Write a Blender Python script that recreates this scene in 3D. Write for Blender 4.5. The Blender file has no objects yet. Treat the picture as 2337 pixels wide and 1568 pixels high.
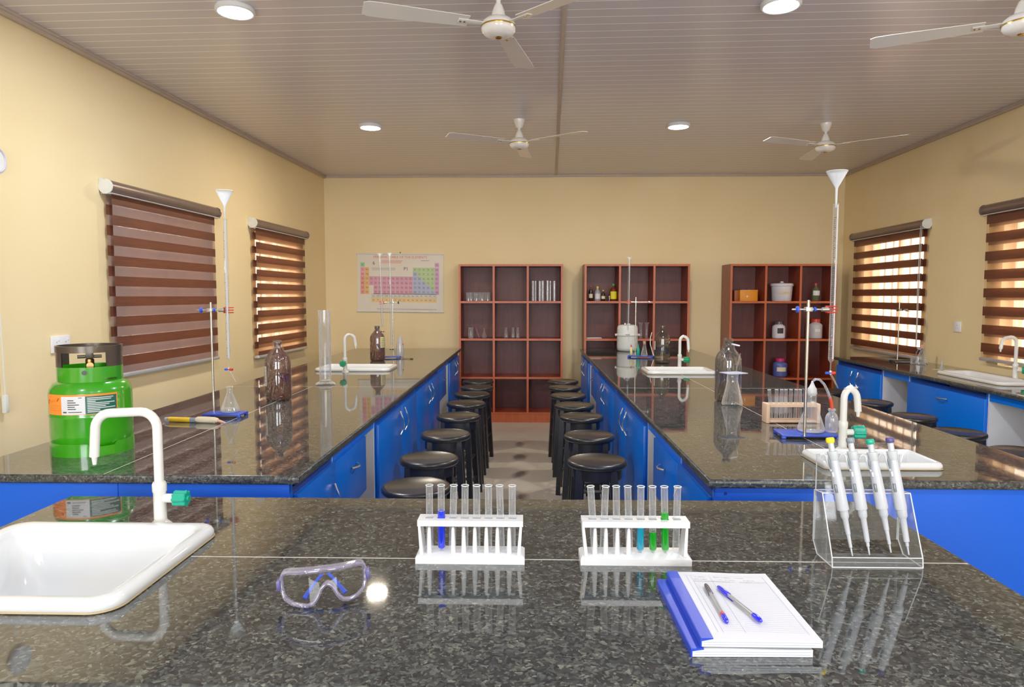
import bpy, bmesh, math, random
from mathutils import Vector, Matrix, Euler
random.seed(7)
PI = math.pi
scene = bpy.context.scene
COL = scene.collection
EYE = 1.534
B = 0.90            # bench top height

# ------------------------------------------------------------------ materials
def nt(name):
    m = bpy.data.materials.new(name); m.use_nodes = True
    n = m.node_tree; n.nodes.clear()
    out = n.nodes.new('ShaderNodeOutputMaterial')
    return m, n, out

def N(n, typ, **kw):
    x = n.nodes.new('ShaderNode' + typ)
    for k, v in kw.items():
        if k in x.inputs: x.inputs[k].default_value = v
        else: setattr(x, k, v)
    return x

def ramp(n, stops, interp='LINEAR'):
    r = n.nodes.new('ShaderNodeValToRGB'); r.color_ramp.interpolation = interp
    els = r.color_ramp.elements
    while len(els) < len(stops): els.new(0.5)
    for e, (p, c) in zip(els, stops):
        e.position = p; e.color = (c[0], c[1], c[2], 1)
    return r

def c4(c): return (c[0], c[1], c[2], 1)

def srgb(r, g, b):
    f = lambda v: (v/255/12.92) if v/255 <= 0.04045 else ((v/255+0.055)/1.055)**2.4
    return (f(r), f(g), f(b))

def pbr(name, col, rough=0.4, metal=0.0, coat=0.0, var=0.06, scale=12, bump=0.0, trans=0.0, spec=0.5, emit=0.0, alpha=1.0, sss=0.0):
    """principled surface with a faint procedural mottling"""
    m, n, out = nt(name)
    p = N(n, 'BsdfPrincipled'); n.links.new(p.outputs[0], out.inputs[0])
    tc = N(n, 'TexCoord'); no = N(n, 'TexNoise'); no.inputs['Scale'].default_value = scale
    no.inputs['Detail'].default_value = 4
    n.links.new(tc.outputs['Object'], no.inputs['Vector'])
    lo = tuple(max(0, v*(1-var)) for v in col); hi = tuple(min(1, v*(1+var)) for v in col)
    r = ramp(n, [(0.3, lo), (0.7, hi)]); n.links.new(no.outputs[0], r.inputs[0])
    n.links.new(r.outputs[0], p.inputs['Base Color'])
    p.inputs['Roughness'].default_value = rough; p.inputs['Metallic'].default_value = metal
    p.inputs['Coat Weight'].default_value = coat; p.inputs['Coat Roughness'].default_value = 0.05
    p.inputs['Transmission Weight'].default_value = trans
    p.inputs['Specular IOR Level'].default_value = spec
    if emit:
        p.inputs['Emission Color'].default_value = c4(col); p.inputs['Emission Strength'].default_value = emit
    if bump:
        b = N(n, 'Bump'); b.inputs['Strength'].default_value = bump; b.inputs['Distance'].default_value = 0.002
        n.links.new(no.outputs[0], b.inputs['Height']); n.links.new(b.outputs[0], p.inputs['Normal'])
    if alpha < 1: p.inputs['Alpha'].default_value = alpha
    return m

def glass(name, tint=(0.97, 0.98, 0.98), edge=(0.85, 0.9, 0.92), lo=0.05, hi=0.8, power=2.2, rough=0.02, wrinkle=0.0, wscale=30, diff=0.35):
    """thin walled clear shell: see-through in the middle, bright and reflective at grazing edges"""
    m, n, out = nt(name)
    lw = N(n, 'LayerWeight'); lw.inputs['Blend'].default_value = 0.5
    pw = N(n, 'Math', operation='POWER'); pw.inputs[1].default_value = power
    mr = N(n, 'MapRange'); mr.inputs['To Min'].default_value = lo; mr.inputs['To Max'].default_value = hi
    n.links.new(lw.outputs['Facing'], pw.inputs[0]); n.links.new(pw.outputs[0], mr.inputs['Value'])
    t = N(n, 'BsdfTransparent'); t.inputs[0].default_value = c4(tint)
    g = N(n, 'BsdfGlossy'); g.inputs['Roughness'].default_value = rough; g.inputs['Color'].default_value = (1, 1, 1, 1)
    d = N(n, 'BsdfDiffuse'); d.inputs[0].default_value = c4(edge)
    gd = N(n, 'MixShader'); gd.inputs[0].default_value = diff
    n.links.new(g.outputs[0], gd.inputs[1]); n.links.new(d.outputs[0], gd.inputs[2])
    mx = N(n, 'MixShader'); n.links.new(mr.outputs[0], mx.inputs[0])
    n.links.new(t.outputs[0], mx.inputs[1]); n.links.new(gd.outputs[0], mx.inputs[2])
    n.links.new(mx.outputs[0], out.inputs[0])
    if wrinkle:
        tc = N(n, 'TexCoord'); no = N(n, 'TexNoise'); no.inputs['Scale'].default_value = wscale; no.inputs['Detail'].default_value = 3
        no.inputs['Distortion'].default_value = 1.5
        mp = N(n, 'Mapping'); mp.inputs['Scale'].default_value = (1, 1, 0.3)
        n.links.new(tc.outputs['Object'], mp.inputs[0]); n.links.new(mp.outputs[0], no.inputs['Vector'])
        b = N(n, 'Bump'); b.inputs['Strength'].default_value = wrinkle; b.inputs['Distance'].default_value = 0.03
        n.links.new(no.outputs[0], b.inputs['Height'])
        for s in (g, d, lw): n.links.new(b.outputs[0], s.inputs['Normal'])
    return m

def granite(name='black_granite', rough=0.035):
    m, n, out = nt(name)
    p = N(n, 'BsdfPrincipled'); n.links.new(p.outputs[0], out.inputs[0])
    tc = N(n, 'TexCoord')
    warp = N(n, 'TexNoise'); warp.inputs['Scale'].default_value = 60; warp.inputs['Detail'].default_value = 2
    n.links.new(tc.outputs['Object'], warp.inputs['Vector'])
    ml = N(n, 'VectorMath', operation='SCALE'); ml.inputs['Scale'].default_value = 0.020
    n.links.new(warp.outputs['Color'], ml.inputs[0])
    ad = N(n, 'VectorMath', operation='ADD'); n.links.new(tc.outputs['Object'], ad.inputs[0]); n.links.new(ml.outputs[0], ad.inputs[1])
    v = N(n, 'TexVoronoi'); v.inputs['Scale'].default_value = 165; v.inputs['Randomness'].default_value = 1
    n.links.new(ad.outputs[0], v.inputs['Vector'])
    sep = N(n, 'SeparateColor'); n.links.new(v.outputs['Color'], sep.inputs[0])
    r = ramp(n, [(0.0, srgb(30, 32, 34)), (0.30, srgb(44, 46, 48)), (0.52, srgb(56, 58, 58)), (0.70, srgb(68, 73, 72)), (0.86, srgb(80, 82, 78)), (0.95, srgb(92, 95, 90)), (1.0, srgb(116, 116, 108))])
    n.links.new(sep.outputs[0], r.inputs[0])
    big = N(n, 'TexNoise'); big.inputs['Scale'].default_value = 24; big.inputs['Detail'].default_value = 5
    n.links.new(tc.outputs['Object'], big.inputs['Vector'])
    r2 = ramp(n, [(0.35, (0.66, 0.70, 0.74)), (0.65, (1.24, 1.20, 1.12))]); n.links.new(big.outputs[0], r2.inputs[0])
    mx = N(n, 'Mix', data_type='RGBA', blend_type='MULTIPLY'); mx.inputs[0].default_value = 0.8
    n.links.new(r.outputs[0], mx.inputs[6]); n.links.new(r2.outputs[0], mx.inputs[7])
    n.links.new(mx.outputs[2], p.inputs['Base Color'])
    p.inputs['Roughness'].default_value = rough
    p.inputs['IOR'].default_value = 1.75 if rough < 0.1 else 1.4
    b = N(n, 'Bump'); b.inputs['Strength'].default_value = 0.012; b.inputs['Distance'].default_value = 0.001
    n.links.new(big.outputs[0], b.inputs['Height']); n.links.new(b.outputs[0], p.inputs['Normal'])
    return m

def wall_mat(name, warm, pale):
    """painted plaster, faintly uneven"""
    m, n, out = nt(name)
    p = N(n, 'BsdfPrincipled'); n.links.new(p.outputs[0], out.inputs[0])
    tc = N(n, 'TexCoord'); no = N(n, 'TexNoise'); no.inputs['Scale'].default_value = 1.3; no.inputs['Detail'].default_value = 6
    n.links.new(tc.outputs['Object'], no.inputs['Vector'])
    r = ramp(n, [(0.3, warm), (0.72, pale)]); n.links.new(no.outputs[0], r.inputs[0])
    n.links.new(r.outputs[0], p.inputs['Base Color'])
    p.inputs['Roughness'].default_value = 0.6
    f = N(n, 'TexNoise'); f.inputs['Scale'].default_value = 90; n.links.new(tc.outputs['Object'], f.inputs['Vector'])
    b = N(n, 'Bump'); b.inputs['Strength'].default_value = 0.12; b.inputs['Distance'].default_value = 0.002
    n.links.new(f.outputs[0], b.inputs['Height']); n.links.new(b.outputs[0], p.inputs['Normal'])
    return m

def ceiling_mat():
    """glossy pvc strips 10 cm wide with a pale joint"""
    m, n, out = nt('pvc_strip_ceiling')
    p = N(n, 'BsdfPrincipled'); n.links.new(p.outputs[0], out.inputs[0])
    tc = N(n, 'TexCoord'); sp = N(n, 'SeparateXYZ'); n.links.new(tc.outputs['Object'], sp.inputs[0])
    k = N(n, 'Math', operation='MULTIPLY'); k.inputs[1].default_value = 0.030; n.links.new(sp.outputs['X'], k.inputs[0])
    a = N(n, 'Math', operation='ADD'); n.links.new(sp.outputs['Y'], a.inputs[0]); n.links.new(k.outputs[0], a.inputs[1])
    d = N(n, 'Math', operation='DIVIDE'); d.inputs[1].default_value = 0.1; n.links.new(a.outputs[0], d.inputs[0])
    fr = N(n, 'Math', operation='FRACT'); n.links.new(d.outputs[0], fr.inputs[0])
    r = ramp(n, [(0.0, srgb(244, 240, 236)), (0.09, srgb(244, 240, 236)), (0.12, srgb(188, 182, 188)), (0.2, srgb(203, 197, 204)), (1.0, srgb(203, 197, 204))])
    n.links.new(fr.outputs[0], r.inputs[0]); n.links.new(r.outputs[0], p.inputs['Base Color'])
    p.inputs['Roughness'].default_value = 0.22
    r3 = ramp(n, [(0.0, (0.8, 0.8, 0.8)), (0.06, (1, 1, 1)), (0.5, (0.9, 0.9, 0.9)), (1.0, (1, 1, 1))]); n.links.new(fr.outputs[0], r3.inputs[0])
    no = N(n, 'TexNoise'); no.inputs['Scale'].default_value = 1.2; n.links.new(tc.outputs['Object'], no.inputs['Vector'])
    ad = N(n, 'Math', operation='MULTIPLY_ADD'); ad.inputs[1].default_value = 6.0
    n.links.new(no.outputs[0], ad.inputs[0]); n.links.new(r3.outputs[0], ad.inputs[2])
    b = N(n, 'Bump'); b.inputs['Strength'].default_value = 0.25; b.inputs['Distance'].default_value = 0.004
    n.links.new(ad.outputs[0], b.inputs['Height']); n.links.new(b.outputs[0], p.inputs['Normal'])
    return m

def wood_mat(name, c1, c2, rough=0.35, stretch=(14, 14, 1.2), bump=0.05):
    m, n, out = nt(name)
    p = N(n, 'BsdfPrincipled'); n.links.new(p.outputs[0], out.inputs[0])
    tc = N(n, 'TexCoord'); mp = N(n, 'Mapping'); mp.inputs['Scale'].default_value = stretch
    n.links.new(tc.outputs['Object'], mp.inputs[0])
    no = N(n, 'TexNoise'); no.inputs['Scale'].default_value = 3; no.inputs['Detail'].default_value = 6; no.inputs['Distortion'].default_value = 0.8
    n.links.new(mp.outputs[0], no.inputs['Vector'])
    r = ramp(n, [(0.3, c1), (0.7, c2)]); n.links.new(no.outputs[0], r.inputs[0])
    n.links.new(r.outputs[0], p.inputs['Base Color']); p.inputs['Roughness'].default_value = rough
    return m

def fabric_band(name, c1, c2):
    """woven wood-look band of a zebra blind, lets a little light through"""
    m, n, out = nt(name)
    tc = N(n, 'TexCoord'); mp = N(n, 'Mapping'); mp.inputs['Scale'].default_value = (2, 2, 40)
    n.links.new(tc.outputs['Object'], mp.inputs[0])
    no = N(n, 'TexNoise'); no.inputs['Scale'].default_value = 4; no.inputs['Detail'].default_value = 5
    n.links.new(mp.outputs[0], no.inputs['Vector'])
    r = ramp(n, [(0.3, c1), (0.7, c2)]); n.links.new(no.outputs[0], r.inputs[0])
    d = N(n, 'BsdfPrincipled'); d.inputs['Roughness'].default_value = 0.55; n.links.new(r.outputs[0], d.inputs['Base Color'])
    t = N(n, 'BsdfTranslucent'); t.inputs[0].default_value = (0.30, 0.09, 0.025, 1)
    mx = N(n, 'MixShader'); mx.inputs[0].default_value = 0.12
    n.links.new(d.outputs[0], mx.inputs[1]); n.links.new(t.outputs[0], mx.inputs[2]); n.links.new(mx.outputs[0], out.inputs[0])
    return m

def sheer_band(name, col, see, trans=(0.9, 0.55, 0.32), tf=0.45):
    m, n, out = nt(name)
    tc = N(n, 'TexCoord'); no = N(n, 'TexNoise'); no.inputs['Scale'].default_value = 7
    n.links.new(tc.outputs['Object'], no.inputs['Vector'])
    r = ramp(n, [(0.3, tuple(v*0.85 for v in col)), (0.7, col)]); n.links.new(no.outputs[0], r.inputs[0])
    d = N(n, 'BsdfPrincipled'); d.inputs['Roughness'].default_value = 0.6; n.links.new(r.outputs[0], d.inputs['Base Color'])
    tr = N(n, 'BsdfTranslucent'); tr.inputs[0].default_value = c4(trans)
    m1 = N(n, 'MixShader'); m1.inputs[0].default_value = tf; n.links.new(d.outputs[0], m1.inputs[1]); n.links.new(tr.outputs[0], m1.inputs[2])
    t = N(n, 'BsdfTransparent'); t.inputs[0].default_value = (1, 0.93, 0.84, 1)
    mx = N(n, 'MixShader'); mx.inputs[0].default_value = see
    n.links.new(m1.outputs[0], mx.inputs[1]); n.links.new(t.outputs[0], mx.inputs[2]); n.links.new(mx.outputs[0], out.inputs[0])
    return m

def emission(name, col, s):
    m, n, out = nt(name)
    e = N(n, 'Emission'); e.inputs[0].default_value = c4(col); e.inputs[1].default_value = s
    n.links.new(e.outputs[0], out.inputs[0]); return m

M = {}
M['granite'] = granite(); M['granite_edge'] = granite('granite_edge', 0.3)
M['joint'] = pbr('pale_joint_filler', srgb(200, 195, 185), 0.4)
M['wall'] = wall_mat('cream_wall_paint', srgb(230, 206, 154), srgb(236, 214, 166))
M['ceil'] = ceiling_mat()
M['trimc'] = pbr('grey_brown_cornice', srgb(188, 170, 156), 0.45)
M['floor'] = pbr('beige_terrazzo_floor', srgb(176, 166, 152), 0.28, var=0.05, scale=5)
M['blue'] = pbr('blue_laminate', srgb(0, 98, 216), 0.30, var=0.02, scale=3)
M['blue_front'] = pbr('bright_blue_laminate', srgb(0, 80, 205), 0.6, var=0.02, scale=3, spec=0.25)
M['blue_dark'] = pbr('dark_blue_laminate', srgb(8, 50, 130), 0.35, var=0.02)  # deeper blue for the top rails and screw caps
M['greyp'] = pbr('light_grey_carcass', srgb(206, 206, 212), 0.5, var=0.02)
M['chrome'] = pbr('brushed_steel', (0.78, 0.78, 0.78), 0.22, metal=1.0, var=0.03, scale=40)
M['steel'] = pbr('polished_rod_steel', (0.52, 0.49, 0.43), 0.2, metal=1.0, var=0.03, scale=40)
M['cherry'] = wood_mat('cherry_board', srgb(112, 38, 18), srgb(138, 52, 26), 0.38)
M['cherry_edge'] = wood_mat('cherry_edge_band', srgb(172, 76, 38), srgb(186, 90, 48), 0.4)
M['cherry_back'] = wood_mat('dark_cherry_back', srgb(84, 34, 32), srgb(102, 46, 42), 0.5)
M['stool'] = pbr('black_lacquer', (0.012, 0.012, 0.013), 0.28, var=0.3, scale=18, bump=0.15)
M['stool_leg'] = pbr('black_painted_wood', (0.010, 0.010, 0.012), 0.36, var=0.2)
M['ceramic'] = pbr('white_ceramic', srgb(222, 225, 228), 0.08, coat=0.6, var=0.01)
M['caulk'] = pbr('tan_silicone_bead', srgb(170, 150, 112), 0.5)
M['whitep'] = pbr('white_plastic', srgb(218, 219, 222), 0.3, var=0.015)
M['tapw'] = pbr('white_tap_enamel', srgb(222, 221, 216), 0.22, coat=0.3, var=0.015)
M['teal'] = pbr('teal_green_plastic', srgb(0, 158, 130), 0.3)
M['green_knob'] = pbr('emerald_plastic', srgb(0, 140, 90), 0.3)
M['gasgreen'] = pbr('green_enamel', srgb(40, 150, 4), 0.2, coat=0.6, var=0.02)
M['gasgrey'] = pbr('dark_grey_guard', srgb(88, 80, 72), 0.3, metal=0.6)
M['brass'] = pbr('aged_brass', srgb(176, 132, 84), 0.3, metal=1.0, var=0.15)
M['dark'] = pbr('black_plastic', (0.012, 0.012, 0.014), 0.4)
M['orange'] = pbr('orange_label', srgb(255, 140, 40), 0.4)
M['labelw'] = pbr('white_label', srgb(222, 226, 232), 0.45)
M['labelg'] = pbr('dark_green_label', srgb(8, 92, 72), 0.4)
M['ink'] = pbr('dark_ink', srgb(40, 40, 44), 0.6)
M['inkred'] = pbr('red_ink', srgb(190, 50, 20), 0.6)
M['paper'] = pbr('white_paper', srgb(216, 217, 224), 0.6, var=0.01)
M['pageline'] = pbr('page_rule', srgb(150, 164, 190), 0.6)
M['pencil'] = pbr('pencil_grey', srgb(110, 110, 128), 0.7)
M['spine'] = pbr('blue_binding_tape', srgb(20, 58, 196), 0.4, bump=0.1)
M['penblue'] = pbr('blue_pen_plastic', srgb(10, 20, 225), 0.2, coat=0.4)
M['penclear'] = pbr('smoky_pen_barrel', srgb(150, 150, 152), 0.15, var=0.02)
M['pengrey'] = pbr('dark_grey_cap', srgb(64, 60, 66), 0.25)
M['red'] = pbr('red_plastic', srgb(206, 50, 36), 0.35)
M['orangered'] = pbr('orange_red_sleeve', srgb(225, 62, 30), 0.35)
M['pink'] = pbr('magenta_lid', srgb(190, 30, 90), 0.4)
M['standblue'] = pbr('blue_cast_base', srgb(28, 66, 180), 0.35)
M['knobblue'] = pbr('blue_clamp_knob', srgb(40, 80, 215), 0.3)
M['knobblack'] = pbr('dark_clamp_knob', srgb(30, 34, 36), 0.35)
M['alloy'] = pbr('cast_alloy', (0.55, 0.56, 0.55), 0.35, metal=1.0, var=0.2, scale=60, bump=0.3)
M['frost'] = pbr('frosted_polythene', srgb(222, 228, 232), 0.35, var=0.02)
M['glass'] = glass('clear_lab_glass', tint=(0.94, 0.95, 0.96), edge=(0.95, 0.97, 1.0), lo=0.09, hi=0.9, power=1.6, diff=0.5)
M['tubeglass'] = glass('test_tube_glass', tint=(0.93, 0.94, 0.95), edge=(0.95, 0.97, 1.0), lo=0.09, hi=0.85, power=1.8, diff=0.55)
M['funnel'] = glass('translucent_white_polythene', tint=(0.86, 0.9, 0.93), edge=(0.86, 0.9, 0.95), lo=0.5, hi=0.95, power=1.2, diff=0.9, rough=0.3)
M['acrylic'] = glass('clear_acrylic', tint=(0.93, 0.94, 0.95), lo=0.06, hi=0.5, power=2.0, diff=0.3)
M['acrylic_edge'] = pbr('acrylic_edge', srgb(215, 218, 222), 0.2)
M['goggle'] = glass('clear_violet_vinyl', tint=(0.80, 0.78, 0.94), edge=(0.74, 0.72, 0.96), lo=0.16, hi=0.75, power=1.5, diff=0.45, rough=0.06)
M['lens'] = glass('clear_lens', tint=(0.86, 0.86, 0.86), lo=0.04, hi=0.6, power=2.5, diff=0.1)
M['amber'] = glass('brown_bottle_glass', tint=(0.34, 0.11, 0.045), edge=(0.14, 0.035, 0.014), lo=0.50, hi=0.6, power=2.0, diff=0.8)
M['smoke'] = glass('smoky_bottle_glass', tint=(0.50, 0.47, 0.43), edge=(0.13, 0.11, 0.09), lo=0.18, hi=0.6, power=2.0, diff=0.6)
M['wrap'] = glass('wrinkled_clear_film', tint=(0.93, 0.93, 0.95), edge=(0.8, 0.8, 0.84), lo=0.03, hi=0.5, power=2.2, wrinkle=1.0, wscale=26, diff=0.15, rough=0.06)
M['polyclear'] = glass('cloudy_polythene', tint=(0.80, 0.83, 0.92), edge=(0.78, 0.8, 0.9), lo=0.25, hi=0.85, power=1.4, diff=0.7, rough=0.2)
M['liqblue'] = pbr('royal_blue_liquid', srgb(0, 34, 205), 0.08, coat=0.5, var=0.05)
M['liqteal'] = pbr('teal_liquid', srgb(0, 130, 165), 0.08, coat=0.5, var=0.05)
M['liqgreen'] = pbr('green_liquid', srgb(0, 136, 12), 0.08, coat=0.5, var=0.05)
M['water'] = glass('water_surface', tint=(0.8, 0.86, 0.9), lo=0.2, hi=0.6)
M['woodrack'] = wood_mat('pale_beech', srgb(222, 184, 152), srgb(232, 198, 168), 0.5, stretch=(2, 14, 14))
M['blindrail'] = pbr('taupe_aluminium', srgb(122, 102, 92), 0.3, metal=0.4)
M['railedge'] = pbr('silver_rail_lip', srgb(205, 205, 210), 0.3, metal=0.5)
M['railcap'] = pbr('pale_grey_cap', srgb(214, 216, 212), 0.4)
M['band'] = fabric_band('dark_brown_weave', srgb(78, 38, 24), srgb(104, 54, 36))
M['sheer_closed'] = sheer_band('rose_brown_sheer', srgb(166, 138, 132), 0.26, (0.5, 0.33, 0.27), 0.22)
M['sheer_bright'] = sheer_band('golden_sheer', srgb(215, 165, 120), 0.72)
M['sheer_open'] = sheer_band('amber_sheer', srgb(205, 150, 105), 0.55)
M['bars'] = pbr('window_bar_grey', srgb(120, 118, 116), 0.5)
M['alu'] = pbr('white_window_frame', srgb(225, 222, 215), 0.4)
M['fanw'] = pbr('white_fan_enamel', srgb(226, 222, 218), 0.25, coat=0.3, var=0.02)
M['gold'] = pbr('gold_trim', srgb(200, 160, 70), 0.25, metal=1.0)
M['led'] = emission('led_diffuser', (0.92, 0.97, 1.0), 14)
M['leaf'] = pbr('socket_white', srgb(232, 232, 236), 0.3, var=0.01)
M['poster'] = pbr('poster_paper', srgb(222, 214, 200), 0.5, var=0.02)
M['amberbox'] = pbr('orange_box_card', srgb(228, 138, 12), 0.5)
M['brownbox'] = pbr('dark_orange_card', srgb(150, 70, 8), 0.5)
M['bucket'] = pbr('lilac_white_bucket', srgb(206, 202, 214), 0.4)
M['bucketlabel'] = pbr('yellowish_print', srgb(210, 190, 130), 0.5)
M['jarblue'] = pbr('slate_blue_jar', srgb(78, 92, 165), 0.35)
M['jarcream'] = pbr('cream_label', srgb(228, 210, 175), 0.5)
M['jarwhite'] = pbr('white_jar', srgb(214, 210, 224), 0.35)
M['jargrey'] = pbr('grey_white_jar', srgb(186, 184, 188), 0.4)
M['darkglass'] = pbr('near_black_bottle', srgb(28, 18, 16), 0.12, coat=0.4)
M['brownglass'] = pbr('dark_brown_bottle', srgb(96, 40, 16), 0.12, coat=0.4)
M['greyglass'] = pbr('grey_clear_bottle', srgb(150, 148, 156), 0.15, coat=0.3)
M['oliveglass'] = pbr('olive_bottle', srgb(90, 92, 60), 0.15, coat=0.3)
M['yellowcap'] = pbr('yellow_cap', srgb(240, 195, 10), 0.4)
M['yellowlabel'] = pbr('yellow_label', srgb(226, 214, 20), 0.5)
M['paleyellow'] = pbr('pale_yellow_label', srgb(224, 222, 150), 0.5)
M['pipw'] = pbr('pipette_white', srgb(184, 188, 197), 0.28, var=0.01)
M['pipg'] = pbr('pipette_pale_grey', srgb(188, 194, 200), 0.3, var=0.01)
M['pipetteslot'] = pbr('pipette_display_grey', srgb(96, 102, 110), 0.3)
M['yellow'] = pbr('bright_yellow', srgb(250, 225, 10), 0.35)
M['greyknob'] = pbr('grey_knob', srgb(118, 130, 142), 0.35)
M['purple'] = pbr('indigo_knob', srgb(70, 62, 128), 0.35)
M['cork'] = pbr('pink_rubber', srgb(224, 160, 140), 0.5)
M['tubeyellow'] = pbr('amber_yellow_tube', srgb(236, 188, 40), 0.3)
M['cream'] = pbr('cream_rubber', srgb(222, 206, 176), 0.35)

# ------------------------------------------------------------------ mesh builder
class MB:
    def __init__(s): s.v = []; s.f = []; s.m = []; s.mats = []
    def mi(s, mat):
        if mat not in s.mats: s.mats.append(mat)
        return s.mats.index(mat)
    def add(s, vs, fs, mat, T=None):
        o = len(s.v); i = s.mi(mat)
        for p in vs:
            p = Vector(p)
            if T is not None: p = T @ p
            s.v.append(tuple(p))
        for f in fs: s.f.append([o+k for k in f]); s.m.append(i)
        return s
    def box(s, a, b, mat, bev=0.0, T=None, seg=2):
        a = Vector(a); b = Vector(b)
        if bev <= 0:
            x0, y0, z0 = a; x1, y1, z1 = b
            vs = [(x0,y0,z0),(x1,y0,z0),(x1,y1,z0),(x0,y1,z0),(x0,y0,z1),(x1,y0,z1),(x1,y1,z1),(x0,y1,z1)]
            return s.add(vs, [(0,3,2,1),(4,5,6,7),(0,1,5,4),(1,2,6,5),(2,3,7,6),(3,0,4,7)], mat, T)
        bm = bmesh.new(); bmesh.ops.create_cube(bm, size=1)
        c = (a+b)/2; d = b-a
        for v in bm.verts: v.co = Vector((v.co.x*d.x+c.x, v.co.y*d.y+c.y, v.co.z*d.z+c.z))
        bmesh.ops.bevel(bm, geom=bm.edges[:], offset=bev, segments=seg, affect='EDGES', profile=0.5)
        bm.verts.index_update()
        vs = [v.co.copy() for v in bm.verts]; fs = [[v.index for v in f.verts] for f in bm.faces]; bm.free()
        return s.add(vs, fs, mat, T)
    def lathe(s, prof, mat, n=24, c=(0,0,0), T=None, a0=0, a1=2*PI, cap0=True, cap1=True):
        """prof: list of (r, z)"""
        full = abs(a1-a0-2*PI) < 1e-6; k = n if full else n+1
        vs = []; fs = []
        for r, z in prof:
            for j in range(k):
                t = a0+(a1-a0)*j/n; vs.append((c[0]+r*math.cos(t), c[1]+r*math.sin(t), c[2]+z))
        for i in range(len(prof)-1):
            for j in range(n):
                j2 = (j+1) % k
                fs.append((i*k+j, i*k+j2, (i+1)*k+j2, (i+1)*k+j))
        if full:
            if cap0 and prof[0][0] > 1e-5: fs.append(tuple(reversed(range(k))))
            if cap1 and prof[-1][0] > 1e-5: fs.append(tuple(range((len(prof)-1)*k, len(prof)*k)))
        return s.add(vs, fs, mat, T)
    def cyl(s, p0, p1, r0, mat, r1=None, n=16, caps=True, T=None):
        p0 = Vector(p0); p1 = Vector(p1); d = p1-p0; L = d.length
        if r1 is None: r1 = r0
        R = d.to_track_quat('Z', 'Y').to_matrix().to_4x4(); R = Matrix.Translation(p0) @ R
        if T is not None: R = T @ R
        return s.lathe([(r0, 0), (r1, L)], mat, n, T=R, cap0=caps, cap1=caps)
    def tube(s, pts, r, mat, n=10, T=None, caps=True):
        pts = [Vector(p) for p in pts]; rs = r if isinstance(r, (list, tuple)) else [r]*len(pts)
        vs = []; fs = []; up = None
        for i, p in enumerate(pts):
            if i == 0: d = pts[1]-p
            elif i == len(pts)-1: d = p-pts[i-1]
            else: d = (pts[i+1]-p).normalized()+(p-pts[i-1]).normalized()
            d.normalize()
            if up is None:
                up = Vector((0,0,1)) if abs(d.z) < 0.9 else Vector((1,0,0))
            a = d.cross(up); a.normalize(); up = a.cross(d); up.normalize()
            for j in range(n):
                t = 2*PI*j/n; vs.append(p+rs[i]*(math.cos(t)*a+math.sin(t)*up))
        for i in range(len(pts)-1):
            for j in range(n):
                j2 = (j+1) % n; fs.append((i*n+j, i*n+j2, (i+1)*n+j2, (i+1)*n+j))
        if caps: fs.append(tuple(reversed(range(n)))); fs.append(tuple(range((len(pts)-1)*n, len(pts)*n)))
        return s.add(vs, fs, mat, T)
    def prism(s, poly, z0, z1, mat, T=None):
        n = len(poly); vs = [(x, y, z0) for x, y in poly]+[(x, y, z1) for x, y in poly]
        fs = [tuple(reversed(range(n))), tuple(range(n, 2*n))]+[(i, (i+1) % n, n+(i+1) % n, n+i) for i in range(n)]
        return s.add(vs, fs, mat, T)
    def loft(s, rings, mat, T=None, cap0=True, cap1=True):
        n = len(rings[0]); vs = [p for r in rings for p in r]; fs = []
        for i in range(len(rings)-1):
            for j in range(n):
                j2 = (j+1) % n; fs.append((i*n+j, i*n+j2, (i+1)*n+j2, (i+1)*n+j))
        if cap0: fs.append(tuple(reversed(range(n))))
        if cap1: fs.append(tuple(range((len(rings)-1)*n, len(rings)*n)))
        return s.add(vs, fs, mat, T)
    def quad(s, a, b, c, d, mat, T=None): return s.add([a, b, c, d], [(0,1,2,3)], mat, T)
    def text(s, txt, size, mat, T, ext=0.0):
        cu = bpy.data.curves.new('t', 'FONT'); cu.body = txt; cu.size = size; cu.align_x = 'CENTER'; cu.align_y = 'CENTER'; cu.extrude = ext
        cu.resolution_u = 3
        o = bpy.data.objects.new('t', cu); me = o.to_mesh()
        vs = [v.co.copy() for v in me.vertices]; fs = [list(p.vertices) for p in me.polygons]
        o.to_mesh_clear(); bpy.data.objects.remove(o); bpy.data.curves.remove(cu)
        if vs: s.add(vs, fs, mat, T)
        return s
    def build(s, name, parent=None, loc=None, rot=None, angle=38):
        me = bpy.data.meshes.new(name); me.from_pydata(s.v, [], s.f)
        for mt in s.mats: me.materials.append(mt)
        me.polygons.foreach_set('material_index', s.m)
        me.polygons.foreach_set('use_smooth', [True]*len(me.polygons))
        me.update(); me.validate()
        try: me.set_sharp_from_angle(angle=math.radians(angle))
        except Exception: pass
        o = bpy.data.objects.new(name, me); COL.objects.link(o)
        if parent is not None: o.parent = parent
        if loc is not None: o.location = loc
        if rot is not None: o.rotation_euler = rot
        return o

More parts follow.
